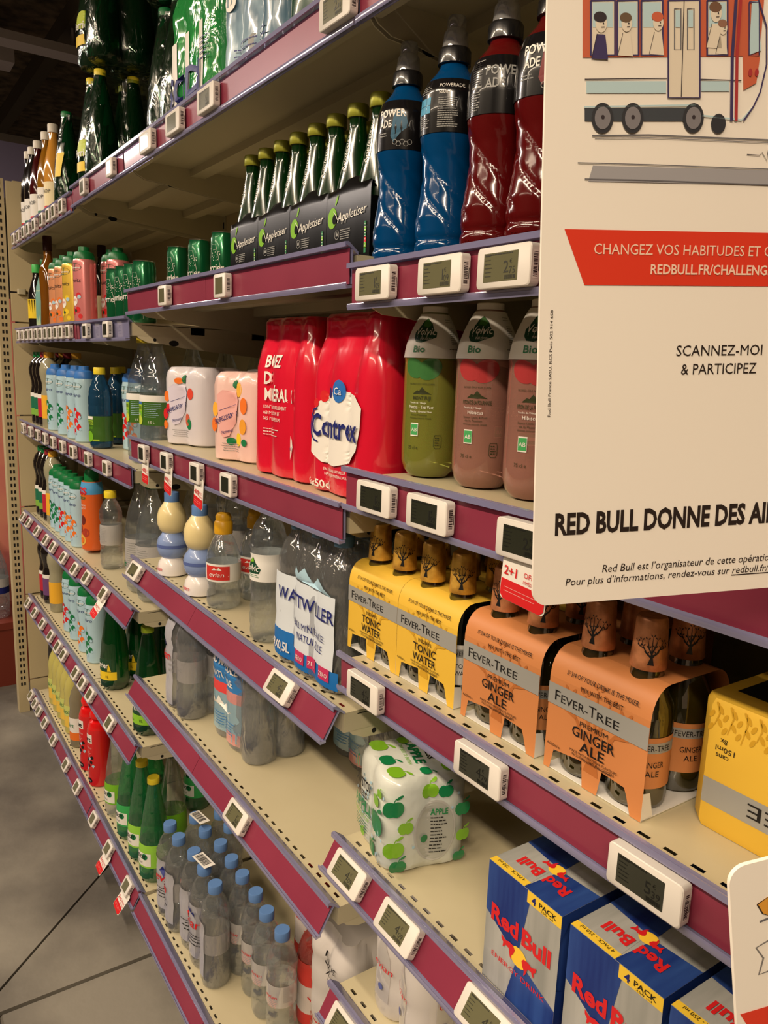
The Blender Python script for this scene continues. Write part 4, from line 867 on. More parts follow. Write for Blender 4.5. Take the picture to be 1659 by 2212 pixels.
p50c = [(.024, 0), (.031, .004), (.0335, .014), (.0335, .05), (.031, .062), (.034, .078), (.0345, .12), (.034, .15), (.031, .172), (.022, .196), (.0145, .212), (.0135, .222)]
M_TEAL = mat('drink_painted_blue_reflection', (40, 92, 130), .08, trans=.6, ior=1.33, coat=.5)  # bluish purple reflection is put into the colour of the drink
def labcit(b, f):
    sleeve(b, f, .022, .096, M_GLAB); g = cyl(f, .3); b.patch(-.03, .012, .086, .095, g, W_, 4, 1, e=.001); b.patch(-.03, .012, .070, .084, g, flat((160, 200, 60)), 4, 1, e=.001); b.text('CITRON', -.004, .0735, .008, g, BK, w=.028, e=.0018)
    b.text('CITRON VERT', -.008, .058, .007, g, LG, w=.036, e=.0016); b.disc(-.022, .044, .010, .010, g, YL, .0014, sub=1); b.disc(-.002, .036, .014, .016, g, LG, .0016, sub=1); b.patch(-.03, .03, .024, .028, g, flat((170, 200, 50)), 6, 1, e=.001)
KC = pet('lemon_drink_bottle', p50c, M_TEAL, M_CAPY, .0165, .02, labcit, ring(.03, 200))
def at(px, y, b, l, h=.12): return xat(px, y, zpan(b, l) + h)
KC.put(at(217, .585, 'narrow', 2), .585, zb, 0, 'small lemon lime bottle with yellow cap and green label at the shelf front', 'small lemon bottles')
for px, y, l in ((252, .66, 'small lemon bottle with yellow cap, second row behind the front one'), (262, .73, 'small lemon bottle with yellow cap, third row by the large bottles')): KC.put(at(px, y, 'narrow', 2) , y, zb + .0006, 0, l, 'small lemon bottles')
# ---- syrup cans
def can_kind(body, cap, kind, h=.235, r=.033):
    K = Kind('syrup_can', 'can'); b = MB().lathe([(r * .9, 0), (r, .004), (r, h * .8), (r * .97, h * .83), (r * .88, h * .86)] if kind[0] != 'w' else [(r * .9, 0), (r, .004), (r, h * .22), (r * .93, h * .36), (r * .93, h * .5), (r, h * .64), (r, h * .78), (r * .88, h * .86)], body, 28)
    K.part('can', b); K.part('cap', MB().lathe([(r * .93, h * .84), (r * .93, h * .88), (r * .8, h * .93), (r * .5, h * .95), (r * .46, h), (r * .3, h * 1.003)], cap, 24)); g = cyl(r, .35); p = MB()
    p.disc(0, h * .74, r * .72, r * .34, g, DG, .0004, sub=1); p.text('Teisseire', 0, h * .725, .006, g, W_, w=r * 1.2, e=.001, bold=.02)
    if kind[-4:] == 'zero':
        p.text('zéro', 0, h * .6, .011, g, NV, w=r * 1.2, e=.0006, shear=.2)
        c = {'m': GN, 'o': OR_, 'r': RD}[kind[1]]
        for x, z, q in ((-.008, .42, .009), (.008, .36, .010), (-.004, .27, .011), (.01, .2, .009), (-.01, .14, .009)): p.disc(x, h * z, q, q * 1.1, g, c, .0004, sub=1); p.disc(x + .006, h * z - .006, q * .5, q * .5, g, LB, .0007)
        p.stroke([(-.032, .01), (-.032, h * .8)], .0014, g, BK, .0004)
    else:
        p.text('fruits', 0, h * .56, .012, g, BK, w=r * 1.3, e=.0006, shear=.25); c = {'p': RD, 'y': YL, 'o': OR_}[kind[1]]
        p.disc(-.004, h * .33, .012, .014, g, W_, .0004, sub=1); p.text('85%', -.004, h * .33, .006, g, RD, w=.015, e=.001)
        for x, z, q in ((.012, .4, .008), (-.012, .2, .010), (.008, .22, .009), (.016, .14, .007)): p.disc(x, h * z, q, q, g, c, .0004, sub=1)
        p.disc(.014, h * .38, .006, .006, g, LB, .0008); p.disc(.0, h * .21, .005, .005, g, DG, .0008)
    K.part('print', p, 0); return K
CB = mat('pale_blue_can', (176, 208, 222), .3, coat=.4); CP = mat('pink_metal_can', (222, 132, 132), .28, metal=.3, coat=.4); CO = mat('peach_metal_can', (232, 158, 112), .28, metal=.3, coat=.4); CYM = mat('yellow_metal_can', (230, 190, 70), .28, metal=.3, coat=.4)
CAPBB = mat('bright_blue_cap', (60, 120, 196), .35); CAPGG = mat('bright_green_cap', (16, 112, 58), .35)
def kinds(b, l, y, lst, group, d=.0675, lo=None):
    lo = lo or BAYS[b][0] + .05; x = lo - d
    for K_, px, lab in lst: x = max(at(px, y, b, l), x + d); K_.put(x, y, zpan(b, l) + .0006, 0, lab, group)
SP, SO, SY = can_kind(CP, CAPGG, 'fp'), can_kind(CO, CAPGG, 'fo'), can_kind(CYM, CAPGG, 'fy')
kinds('far', 1, .585, [(SO, 128, 'peach coloured syrup can, left of the group beside the brown liquor bottle'), (SO, 142, 'peach coloured syrup can next to the yellow one'), (SY, 159, 'yellow syrup can with green cap'), (SP, 184, 'pink syrup can with green cap at the end of the front row')], 'metal syrup cans on the second level')
kinds('far', 1, .665, [(SP, 243, 'pink syrup can with green cap in the second row'), (SP, 218, 'pink syrup can in the second row, mostly hidden')], 'metal syrup cans on the second level')
ZM, ZO, ZR = can_kind(CB, CAPBB, 'wmzero'), can_kind(CB, CAPBB, 'wozero'), can_kind(CB, CAPBB, 'wrzero')
kinds('far', 2, .585, [(ZM, 122, 'pale blue syrup can with blue cap and mint print, leftmost of its row'), (ZM, 145, 'pale blue syrup can with blue cap, second of its row'), (ZO, 166, 'pale blue syrup can with blue cap and citrus print'), (ZR, 184, 'pale blue syrup can with blue cap and red berry print')], 'pale blue syrup cans on the third level')
kinds('narrow', 2, .665, [(ZR, 225, 'pale blue syrup can with blue cap behind the lemon lime bottle'), (ZO, 243, 'pale blue syrup can with blue cap in the second row')], 'pale blue syrup cans on the third level')
GM, GO, GR = can_kind(CB, CAPGG, 'wmzero'), can_kind(CB, CAPGG, 'wozero'), can_kind(CB, CAPGG, 'wrzero')
kinds('far', 3, .585, [(GM, 124, 'pale blue syrup can with green cap, first of the fourth level row'), (GM, 136, 'pale blue syrup can with green cap, second of the fourth level row'), (GR, 148, 'pale blue syrup can with green cap, third of the fourth level row'), (GO, 160, 'pale blue syrup can with green cap, fourth of the fourth level row'), (GO, 173, 'pale blue syrup can with green cap, last of the fourth level row')], 'pale blue syrup cans on the fourth level', lo=-3.005)
kinds('far', 4, .585, [(GR, 156, 'pale blue syrup can with green cap and red berries, fifth level'), (GM, 170, 'pale blue syrup can with green cap, second on the fifth level'), (GO, 190, 'pale blue syrup can with green cap and orange print, fifth level'), (GM, 208, 'pale blue syrup can with green cap nearest the green bottles, fifth level')], 'pale blue syrup cans on the fifth level')
# ---- can of fig syrup, red syrup cans
K = Kind('syrup_can', 'can'); K.part('can', MB().lathe([(.032, 0), (.036, .005), (.036, .05), (.033, .1), (.0335, .16), (.035, .2), (.030, .225)], mat('orange_can', (222, 100, 40), .28, coat=.5), 30)); K.part('cap', MB().lathe([(.022, .222), (.022, .25), (.018, .262), (.01, .265)], CAPGG, 24))
p = MB(); f = interp([(.036, 0), (.036, .05), (.033, .1), (.0335, .16), (.035, .2), (.030, .225)]); sleeve(p, f, .185, .224, flat((80, 160, 215)), e=.0005); g = cyl(f, .3); p.text('ISIS', -.002, .186, .022, g, RD, w=.046, e=.0016, bold=.04); p.text('SIROP', 0, .168, .010, g, GN, w=.03, e=.0012, bold=.02); p.text('CITRON', .0, .146, .006, g, W_, w=.026); p.text('ABRICOT', .0, .136, .006, g, W_, w=.028)
p.disc(.0, .1, .012, .016, g, flat((110, 40, 30)), .0005, sub=1); p.disc(-.014, .07, .012, .014, g, flat((150, 50, 40)), .0005, sub=1); p.disc(.012, .06, .014, .014, g, flat((170, 60, 40)), .0005, sub=1); p.disc(-.004, .035, .017, .018, g, flat((230, 180, 80)), .0008, sub=1); p.disc(-.004, .035, .009, .010, g, OR_, .0012, sub=1); K.part('print', p, 0)
K.put(at(200, .60, 'narrow', 3), .60, zpan('narrow', 3) + .0006, 0, 'orange and blue fig syrup can with green cap')
M_REDC = mat('red_can', (206, 26, 30), .22, coat=.6); K = Kind('syrup_can', 'can'); K.part('can', MB().lathe([(.033, 0), (.037, .005), (.037, .19), (.035, .2)], M_REDC, 30)); K.part('cap', MB().lathe([(.034, .198), (.034, .205), (.028, .222), (.014, .228), (.026, .236), (.028, .248), (.022, .262), (.008, .268)], mat('red_cap', (226, 20, 22), .22, coat=.6), 26))
p = MB(); g = cyl(.037, .3); p.patch(-.026, .014, .155, .185, g, W_, 5, 1, e=.0004); p.text('art', -.004, .161, .016, g, BK, w=.026, e=.001, bold=.03); p.text('cassino', -.004, .135, .009, g, PK, w=.032, e=.0008); p.lines(-.02, .012, .125, 3, .005, .0014, g, PK, e=.0006)
for x, z in ((-.01, .095), (.008, .088), (-.002, .075), (.012, .105)): p.disc(x, z, .006, .006, g, BK, .0006)
for x, z in ((-.018, .085), (.002, .1), (.016, .075), (-.008, .062)): p.poly([(x - .006, z), (x, z + .007), (x + .006, z + .002), (x + .001, z - .006)], g, LB, .0007)
p.disc(-.002, .022, .013, .009, g, BK, .0006, sub=1); p.text('60cl', -.002, .0195, .006, g, W_, w=.016, e=.0012); K.part('print', p, 0)
zb = zpan('narrow', 9)
K.put(at(196, .575, 'narrow', 9), .575, zpan('far', 9) + .0006, 0, 'red syrup can with rounded red cap, left of the pair', 'red syrup cans on the base shelf'); K.put(at(215, .575, 'narrow', 9), .575, zpan('far', 9) + .0006, 0, 'red syrup can with rounded red cap, right and in full view', 'red syrup cans on the base shelf')
# ---- tall bottles of the far bay
def tall(name, prof, m, capm, capr, caph, labs, txt=None, catname='bottle'):
    K = Kind(name, catname); K.part('bottle', MB().lathe(prof, m, 24)); K.part('cap', MB().lathe(capp(capr, prof[-1][1] - .004, caph), capm, 20)); f = interp(prof); b = MB()
    for z0, z1, c in labs: sleeve(b, f, z0, z1, c, n=20, nv=1, e=.0005 + .0004 * (len(b.f) > 0))
    if txt: b.text(txt[0], 0, txt[1], txt[2], cyl(f, .3), txt[3], maxw=.045, e=.0025)
    K.part('label', b); return K
ps = [(.03, 0), (.034, .006), (.034, .15), (.030, .19), (.018, .24), (.0135, .26), (.0135, .285)]      # syrup glass bottle
ph = [(.028, 0), (.031, .006), (.031, .125), (.027, .145), (.028, .165), (.035, .195), (.035, .215), (.027, .24), (.016, .252), (.0145, .26)]   # bottle with a round bulb
TR = 'tall bottles at the end panel, top level'
cols = [(M_DSYR, W_), (M_DSYR, W_), (mat('dark_red_syrup', (70, 14, 16), .1, coat=1.), W_), (mat('amber_syrup', (150, 100, 20), .1, coat=1.), W_), (mat('peach_syrup', (214, 150, 60), .1, coat=1.), CR)]
for i, (px, (m, lc)) in enumerate(zip((63, 74, 86, 103, 118), cols)):
    y = .585
    xx = max(at(px, y, 'far', 0, .15), -3.295 + i * .0705)
    tall('syrup_bottle', ps, m, M_CAPW, .0165, .026, [(.03, .125, lc), (.03, .05, GN if i % 2 else RD)], ('SIROP', .09, .012, BK)).put(xx, y, zpan('far', 0) + .0006, 0, 'white capped %s syrup bottle, %s from the end panel' % (('dark', 'dark', 'deep red', 'amber', 'peach')[i], ORD[i]), TR)
K = tall('syrup_bottle', ph, M_DSYR, CAPGG, .016, .02, [(.035, .12, flat((30, 110, 80))), (.035, .06, flat((130, 180, 70))), (.105, .12, W_)])
K2 = tall('syrup_bottle', ph, M_DSYR, mat('dark_red_cap', (150, 40, 50), .4), .016, .02, [(.035, .12, flat((190, 40, 60))), (.105, .12, W_)]); K3 = tall('lemon_bottle', ph, mat('cloudy_lemonade', (176, 170, 140), .15, trans=.2, coat=.5), mat('orange_yellow_cap', (232, 170, 50), .4), .017, .02, [(.035, .12, flat((240, 180, 50)))]); K4 = tall('syrup_bottle', ph, M_DSYR, M_CAPK, .016, .02, [(.035, .12, flat((110, 70, 120))), (.105, .12, W_)])
def row(lst, b, l, y, group, d=.0715): kinds(b, l, y, lst, group, d)
row([(K, 61, 'dark round shouldered bottle with green label, third level, nearest the end panel'), (K, 72, 'dark round shouldered bottle with green label, third level, second from the end'), (K2, 84, 'dark round shouldered bottle with red label, third level'), (K3, 99, 'pale cloudy round shouldered bottle, third level')], 'far', 2, .585, 'round shouldered bottles, third level')
row([(K2, 112, 'red capped bottle second row, third level'), (K3, 128, 'orange capped bottle, second row, third level'), (K2, 148, 'dark red capped bottle further along the second row, third level'), (K3, 168, 'orange capped bottle further along the second row, third level')], 'far', 2, .665, 'round shouldered bottles, third level')
row([(K, 72, 'dark bulb necked bottle with green label, fourth level, nearest the end panel'), (K, 83, 'dark bulb necked bottle with green label, fourth level, second from the end'), (K2, 95, 'dark bulb necked bottle with red label, fourth level'), (K3, 107, 'cloudy bottle with orange cap, fourth level')], 'far', 3, .585, 'bulb necked bottles, fourth level')
row([(K3, 128, 'cloudy bottle with orange cap second row, fourth level'), (K3, 150, 'second cloudy bottle with orange cap second row, fourth level')], 'far', 3, .665, 'bulb necked bottles, fourth level')
row([(K2, 83, 'dark bottle with red and orange label, fifth level'), (K4, 102, 'dark bottle with purple berry label, fifth level'), (K3, 124, 'pale cloudy bottle beside the purple label one, fifth level')], 'far', 4, .585, 'bulb necked bottles, fifth level')
# second level: dark green bottle, brown liquor bottle, dark tops behind
K5 = tall('liquor_bottle', [(.028, 0), (.032, .006), (.029, .1), (.032, .2), (.026, .222), (.014, .25), (.0135, .28)], M_BGLASS, mat('maroon_seal', (66, 24, 22), .35, coat=.4), .0155, .05, [])
K5.put(at(106, .585, 'far', 1, .15), .585, zpan('far', 1) + .0006, 0, 'tall brown liquor bottle with maroon seal'); K6 = tall('syrup_bottle', [(r, z * .78) for r, z in ps], M_DSYR, mat('lime_cap', (70, 190, 90), .4), .0155, .03, [(.05, .12, YL)])
K6.put(max(-3.29, at(80, .585, 'far', 1, .15)), .585, zpan('far', 1) + .0006, 0, 'dark bottle with lime cap and yellow label nearest the end panel, second level')
K7 = tall('liquor_bottle', [(.028, 0), (.032, .006), (.032, .2), (.026, .222), (.014, .25), (.0135, .27)], M_DSYR, mat('dark_seal', (40, 18, 16), .35), .0155, .04, [(.05, .13, CR)])
row([(K7, 150, 'dark sealed bottle behind the syrup cans, leftmost'), (K7, 176, 'dark sealed bottle behind the syrup cans, middle'), (K7, 222, 'dark sealed bottle behind the syrup cans, rightmost')], 'far', 1, .75, 'dark bottles behind the syrup cans')
K8 = tall('carton_bottle', [(r, z * .86) for r, z in ps], mat('turquoise_bottle', (120, 170, 160), .3), CAPGG, .014, .02, [(.02, .15, flat((180, 200, 160)))]); K8.put(max(-3.29, at(80, .585, 'far', 1, .15)) + .0715, .60, zpan('far', 1) + .0006, 0, 'turquoise labelled bottle between the dark and the brown bottle')
# base shelf of the far bay
pp_ = [(.03, 0), (.035, .006), (.035, .12), (.032, .14), (.034, .17), (.026, .205), (.016, .225), (.0145, .24)]; M_PUL = mat('lemon_juice', (206, 196, 110), .18, coat=.4, trans=.15)
KPu = tall('lemon_juice_bottle', pp_, M_PUL, M_CAPG, .017, .022, [(.03, .115, flat((240, 200, 80))), (.075, .115, flat((206, 214, 120)))], ('Pulco', .085, .016, GN))
for i, px in enumerate((108, 118, 129, 141, 153)): KPu.put(max(at(px, .585, 'far', 9), -3.18 + i * .073), .585, zpan('far', 9) + .0006, 0, 'yellow lemon juice bottle, %s from the end panel' % ORD[i], 'lemon juice bottles on the base shelf')
tall('thin_bottle', [(.016, 0), (.019, .004), (.019, .2), (.014, .24), (.012, .25)], M_DSYR, mat('teal_cap', (20, 110, 96), .4), .015, .05, []).put(-3.30, .62, zpan('far', 9) + .0006, 0, 'slim dark bottle with teal cap on the base shelf'); tall('thin_bottle', [(.016, 0), (.019, .004), (.019, .2), (.014, .24), (.012, .25)], M_DSYR, mat('orange_red_cap', (226, 76, 40), .4), .015, .05, []).put(-3.255, .585, zpan('far', 9) + .0006, 0, 'slim dark bottle with orange red cap on the base shelf')
KGr = tall('cordial_bottle', [(r * 1.02, z * 1.02) for r, z in pp_], mat('grey_cordial', (150, 140, 112), .12, trans=.3, coat=.6), M_CAPY, .017, .022, [(.045, .115, W_), (.03, .06, OR_)], ('Art', .08, .018, GN))
KGr.put(at(172, .58, 'far', 9), .58, zpan('far', 9) + .0006, 0, 'greyish cordial bottle in front of the red cans'); KGr.put(at(186, .66, 'far', 9), .66, zpan('far', 9) + .0006, 0, 'greyish cordial bottle second row, by the red cans')
# ---- green sparkling bottles
p1l = [(.022, 0), (.036, .004), (.0415, .016), (.0425, .04), (.041, .1), (.036, .15), (.028, .2), (.019, .25), (.0145, .275), (.0145, .285)]
def sparkling(capm, band, txt, m=None):
    K = Kind('sparkling_bottle', 'bottle'); f = interp(p1l); K.part('bottle', MB().lathe(fine(p1l), m or M_GREEN, 30, rmod=lambda t, z: 1 - (.12 * max(0, math.cos(5 * t)) ** 2 if z < .014 else 0))); K.part('cap', MB().lathe(capp(.0165, .28, .016), capm, 24)); p = MB(); g = cyl(f, .25)
    p.patch(-.05, .05, .036, .062, g, band, 12, 1, e=.0006); p.disc(-.006, .08, .022, .018, g, DG, .0005, sub=2); p.patch(-.045, .035, .064, .1, g, M_GREENL, 10, 2, e=.0003); p.text('Perrier', -.002, .074, .018, g, W_, w=.056, e=.0014, bold=.02); p.poly([(.022, .064), (.034, .064), (.026, .09)], g, YL, .0016)
    p.text('1L', .022, .044, .008, g, BK, e=.0016); p.text('Citron', -.012, .044, .005, g, BK, e=.0016); K.part('label', p, 0); return K
M_GREENL = mat('dark_green_label', (30, 70, 44), .3, coat=.4); M_GREEND = clear('deep_green_pet', (20, 110, 55), gloss=.04, haze=.5, hazecol=(8, 70, 36), bump=.2, bscale=16)
SL, SI = sparkling(M_CAPY, YL, 'lemon'), sparkling(mat('lime_green_cap', (170, 200, 50), .4), flat((140, 200, 50)), 'lime')
zb = zpan('narrow', 4)
for K_, px, y, l in ((SL, 248, .58, 'green sparkling water bottle with yellow label band'), (SI, 322, .58, 'green sparkling water bottle with lime label band at the shelf front'), (SL, 300, .665, 'green sparkling bottle second row behind the yellow banded one'), (SI, 350, .67, 'green sparkling bottle with lime cap in the second row'), (SL, 345, .76, 'green sparkling bottle in the third row')):
    K_.put(at(px, y, 'narrow', 4, .08) , y, zb + .0006, 0, l, 'green sparkling bottles on the fifth level')
SB = sparkling(M_CAPY, flat((190, 215, 70)), 'x', M_LGREEN)
def badoit(m, capm, band):
    K = Kind('sparkling_bottle', 'bottle'); f = interp(p1l); K.part('bottle', MB().lathe(fine(p1l), m, 30, rmod=ring(.02, 150))); K.part('cap', MB().lathe(capp(.0165, .28, .016), capm, 24)); p = MB(); sleeve(p, f, .05, .115, band, n=24); g = cyl(f, .3)
    p.patch(-.04, .03, .055, .092, g, W_, 8, 1, e=.001); p.text('BADOIT', -.006, .076, .011, g, BK, w=.046, e=.002, bold=.02); p.disc(.012, .082, .009, .009, g, GN, .0016); p.text('Zest', -.006, .062, .008, g, GY, w=.024, e=.002, shear=.3); K.part('label', p, 0); return K
B1, B2, B3 = badoit(M_PETE, M_CAPG, LG), badoit(M_LGREEN, M_CAPY, flat((150, 210, 70))), badoit(M_LGREEN, M_CAPG, flat((60, 170, 90)))
zb = zpan('narrow', 9)
kinds('narrow', 9, .58, [(B1, 256, 'clear sparkling bottle with green label beside the red cans'), (B3, 283, 'pale green sparkling bottle, second from the red cans'), (B2, 309, 'pale green sparkling bottle with lime label at the bay joint'), (B2, 334, 'pale green sparkling bottle nearest the blue capped packs')], 'sparkling bottles on the base shelf', d=.087)
kinds('narrow', 9, .668, [(B3, 330, 'pale green sparkling bottle second row under the shelf bracket'), (B1, 372, 'clear sparkling bottle with green label, second row')], 'sparkling bottles on the base shelf', d=.087)
kinds('narrow', 9, .80, [(B3, 425, 'dark green sparkling bottle at the back, near the blue capped packs')], 'sparkling bottles on the base shelf', d=.087)
# ---- slim green cans
M_GCAN = mat('green_metal_can', (20, 104, 62), .22, metal=.45, coat=.5)
K = Kind('slim_can', 'can'); K.part('can', MB().lathe([(.024, 0), (.0275, .006), (.0275, .128), (.0245, .138), (.0252, .141)], M_GCAN, 28)); K.part('lid', MB().lathe([(.0253, .1405), (.0258, .1425), (.0245, .1428), (.0235, .140), (.004, .1395)], M_CAN, 28)); p = MB(); g = cyl(.0275, .35)
p.text('Perrier', 0, .058, .016, g, W_, w=.05, e=.0012, bold=.01); p.stroke([(-.022, .01), (-.02, .05), (-.012, .09), (-.006, .115), (.006, .115), (.012, .09), (.02, .05), (.022, .01), (-.022, .01)], .0006, g, W_, .0006)
for i in range(26): p.disc(rnd.uniform(-.014, .016), rnd.uniform(.08, .108), .0009, .0009, g, W_, .0008, 6)
p.disc(-.02, .054, .006, .007, g, YL, .0005); K.part('print', p, 0)
for i, px in enumerate((254, 273, 292, 312)): K.put(at(px, .578, 'narrow', 1, .07), .578, zpan('narrow', 1) + .0006, 0, 'slim green sparkling water can, %s of the front row' % ORD[i], 'slim green cans on the second level')
for i, px in enumerate((385, 432, 482)): K.put(xat(px, .70, zpan('middle', 1) + .05), .70, zpan('middle', 1) + .0006, 0, 'dark green can in shade on the second level, %s from the left' % ORD[i], 'slim green cans on the second level')
# ---- still water bottles (blue caps)
pe = [(.023, 0), (.0305, .004), (.033, .016), (.0325, .06), (.0305, .075), (.032, .09), (.032, .135), (.0295, .15), (.033, .168), (.0325, .185), (.025, .208), (.015, .224), (.0135, .236)]
def evlab(b, f):
    sleeve(b, f, .088, .138, M_WTL, n=26); g = cyl(f, .35); b.text('evian', 0, .108, .009, g, RD, w=.03, e=.001, shear=.2); b.lines(-.016, .018, .104, 5, .004, .001, g, PK, e=.001, al='c'); b.lines(.02, .04, .134, 9, .004, .001, cyl(f, .6), GY, e=.001)
M_WTL = clear('white_translucent_label', (235, 232, 230), gloss=.08, haze=.55, hazecol=(226, 222, 220))
KE_ = pet('water_bottle', pe, M_PET, M_CAPB, .0165, .02, evlab, ring(.035, 230))
zc = zpan('middle', 9) + .246
loose = [((610, 2011), 'blue capped water bottle nearest the camera on the base shelf'), ((576.4, 1968.5), 'blue capped water bottle, second from the near end of the diagonal row'), ((552.8, 1928), 'blue capped water bottle, third from the near end of the diagonal row'), ((524, 1889), 'blue capped water bottle, fourth from the near end of the diagonal row'),
         ((476.8, 1821.6), 'blue capped water bottle, sixth from the near end of the diagonal row'), ((500.5, 1855.4), 'blue capped water bottle, fifth from the near end of the diagonal row')]
for (px, py), l in loose:
    x, y = on_z(px, py, zc); KE_.put(x, y, zpan('middle', 9) + .0006, 0, l, 'blue capped water bottles on the base shelf')
def evpack(pts, lab, txt):
    P = [on_z(px, py, zc) for px, py in pts]; dy = max(0, .575 - min(p[1] for p in P)); P = [(x, y + dy) for x, y in P]; cx = sum(p[0] for p in P) / len(P); cy = sum(p[1] for p in P) / len(P); K = Kind('water_pack', 'bottle pack')
    f = interp(pe); cs = [(x - cx, y - cy) for x, y in P]
    for x, y in cs:
        i = K.part('bottle', MB().lathe(fine(pe, .006), M_PETE, 20), loc=(x, y, 0)); K.part('cap', MB().lathe(capp(.0165, .23, .02), M_CAPB, 22), i); K.part('label', sleeve(MB(), f, .088, .138, M_WTL, n=20, nv=1), i)
    fp = [(r + .0014, z) for r, z in pe if z < .2]; fi = K.part('film', film(cs, fp, M_FILM, .35, 60, .015)); p = MB(); mp = wrapmap(cs, fp, .35); w0 = min(c[0] for c in cs) - .02; w1 = max(c[0] for c in cs) + .012
    p.patch(w0, w1, .03, .165, mp, M_WFLM, 16, 8, e=.0012); p.text('evian', (w0 + w1) / 2 + .0, .108, .024, mp, RD, w=.075, e=.0035, shear=.15, bold=.01); p.poly([((w0 + w1) / 2 + a, .138 + b) for a, b in ((-.02, 0), (-.012, .012), (-.006, .004), (.002, .016), (.008, .004), (.014, .01), (.02, 0))], mp, NV, .0035); p.lines(w0 + .02, w1 - .02, .09, 4, .008, .0025, mp, BK, e=.0035, al='c')
    K.part('print', p, fi); s = MB(); T = plane((.0, .0, .262), (1, .1, .05), (-.1, 1, 0), (0, 0, 1)); s.patch(-.035, .028, -.014, .014, T, W_); s.bars(-.034, .020, -.012, .012, 24, T, BK, None, .0003); K.part('handle_tape', s); K.put(cx, cy, zpan('middle', 9) + .0006, 0, lab, 'wrapped blue capped water packs')
M_WFLM = clear('milky_film', (232, 232, 240), gloss=.08, haze=.62, hazecol=(216, 216, 228), bump=.6, bscale=40)
evpack([(353.6, 1784.5), (372, 1813), (409, 1766), (429.6, 1796), (463, 1757.5), (483.6, 1786)], 'film wrapped pack of blue capped water bottles at the back left of the base shelf', 'e')
evpack([(419.4, 1840), (441.4, 1872), (465, 1911)], 'torn film pack of blue capped water bottles in front on the base shelf', 'e')
# ---- red-labelled water pack behind
M_RPET = clear('reddish_film', (232, 190, 186), gloss=.06, haze=.35, hazecol=(190, 60, 50), bump=.8, bscale=40); 
def vit(p, f, s):
    for a in (f, s): p.patch(-.06, .06, .115, .17, a, flat((200, 60, 52)), 10, 3, e=.001); p.patch(-.06, .06, .05, .115, a, flat((206, 196, 190)), 10, 3, e=.001); p.patch(-.06, .06, .02, .05, a, flat((200, 50, 44)), 10, 2, e=.001)
    p.text('vittel', .02, .075, .03, f, RD, w=.06, e=.003)
zb = zpan('middle', 9)
for x, y, l in ((-1.224, .754, 'red and white film pack of water bottles behind the diagonal row'), (-1.40, .84, 'red and white film pack of water bottles at the back of the base shelf'), (-1.00, .66, 'red and white film pack of water bottles at the bay joint')):
    film_pack('water_pack', 2, 2, .034, pe, M_RPET, .3, bot=M_PETE, capm=mat('red_cap2', (190, 40, 36), .4), capz=.232, prints=vit).put(x, y, zb + .0006, 0, l, 'red film water packs on the base shelf')
# ---- fifth level packs of the middle bay
zb = zpan('middle', 4)
def ev2(p, f, s):
    p.patch(-.066, -.012, .012, .21, f, M_WFLM, 8, 10, e=.0014); p.text('evian', -.040, .12, .022, f, RD, w=.05, e=.0035, bold=.01); p.poly([(-.05 + a, .148 + b) for a, b in ((-.014, 0), (-.008, .012), (-.004, .004), (.002, .014), (.006, .004), (.011, .01), (.015, 0))], f, NV, .0035)
    for i, t in enumerate(('Nous', 'devons', 'à la')): p.text(t, -.022, .12 - i * .013, .008, f, GY, al='l', e=.0035, maxw=.02)
film_pack('water_pack', 2, 3, .034, pe, M_FILM, .4, bot=M_PET, capm=M_CAPB, capz=.232, prints=ev2, lab=(.088, .138, M_WTL)).put(-1.617, .642, zb + .0006, 0, 'film wrapped pack of water bottles, milky film on its left side', 'wrapped water packs on the fifth level')
def pk(p, f, s):
    B_ = flat((52, 124, 190)); p.patch(-.098, .036, .19, .208, f, M_PKF, 12, 2, e=.0012); p.patch(-.098, .036, .16, .19, f, B_, 12, 2, e=.0014); p.patch(-.098, .036, .128, .16, f, B_, 12, 2, e=.0014); p.patch(-.098, -.03, .105, .128, f, flat((222, 70, 70)), 6, 2, e=.0014); p.patch(-.03, .036, .105, .128, f, M_PKF, 6, 2, e=.0014); p.patch(-.098, .036, .02, .105, f, M_BLF, 12, 4, e=.0012); p.patch(-.03, .036, .015, .04, f, M_PKF, 4, 2, e=.0016)
    p.text('EAU MINÉRALE', -.032, .168, .017, f, W_, w=.124, e=.003, bold=.02); p.text('NATURELLE', -.036, .137, .017, f, W_, w=.1, e=.003, bold=.02); p.poly([(-.09, .07), (-.08, .09), (-.07, .078), (-.055, .098), (-.04, .08), (-.02, .095), (.03, .07)], f, W_, .002, sub=1); p.lines(-.085, .03, .06, 5, .006, .0016, f, B_, e=.0024, al='c')
M_PKF = clear('pink_film_print', (240, 200, 196), gloss=.07, haze=.8, hazecol=(232, 156, 152)); M_BLF = clear('pale_blue_film_print', (205, 225, 235), gloss=.07, haze=.7, hazecol=(160, 198, 214))
KPK = film_pack('water_pack', 3, 2, .034, [(r, z * .92) for r, z in pe], M_FILM, .55, bot=M_PET, capm=M_CAPB, capz=.212, prints=pk)
KPK.put(-1.395, .652, zb + .0006, 0, 'pink and blue printed film pack of water bottles in front', 'wrapped water packs on the fifth level'); KPK.put(-1.19, .83, zb + .0006, R(-3), 'pink and blue film pack at the back, right end of the level', 'wrapped water packs on the fifth level')
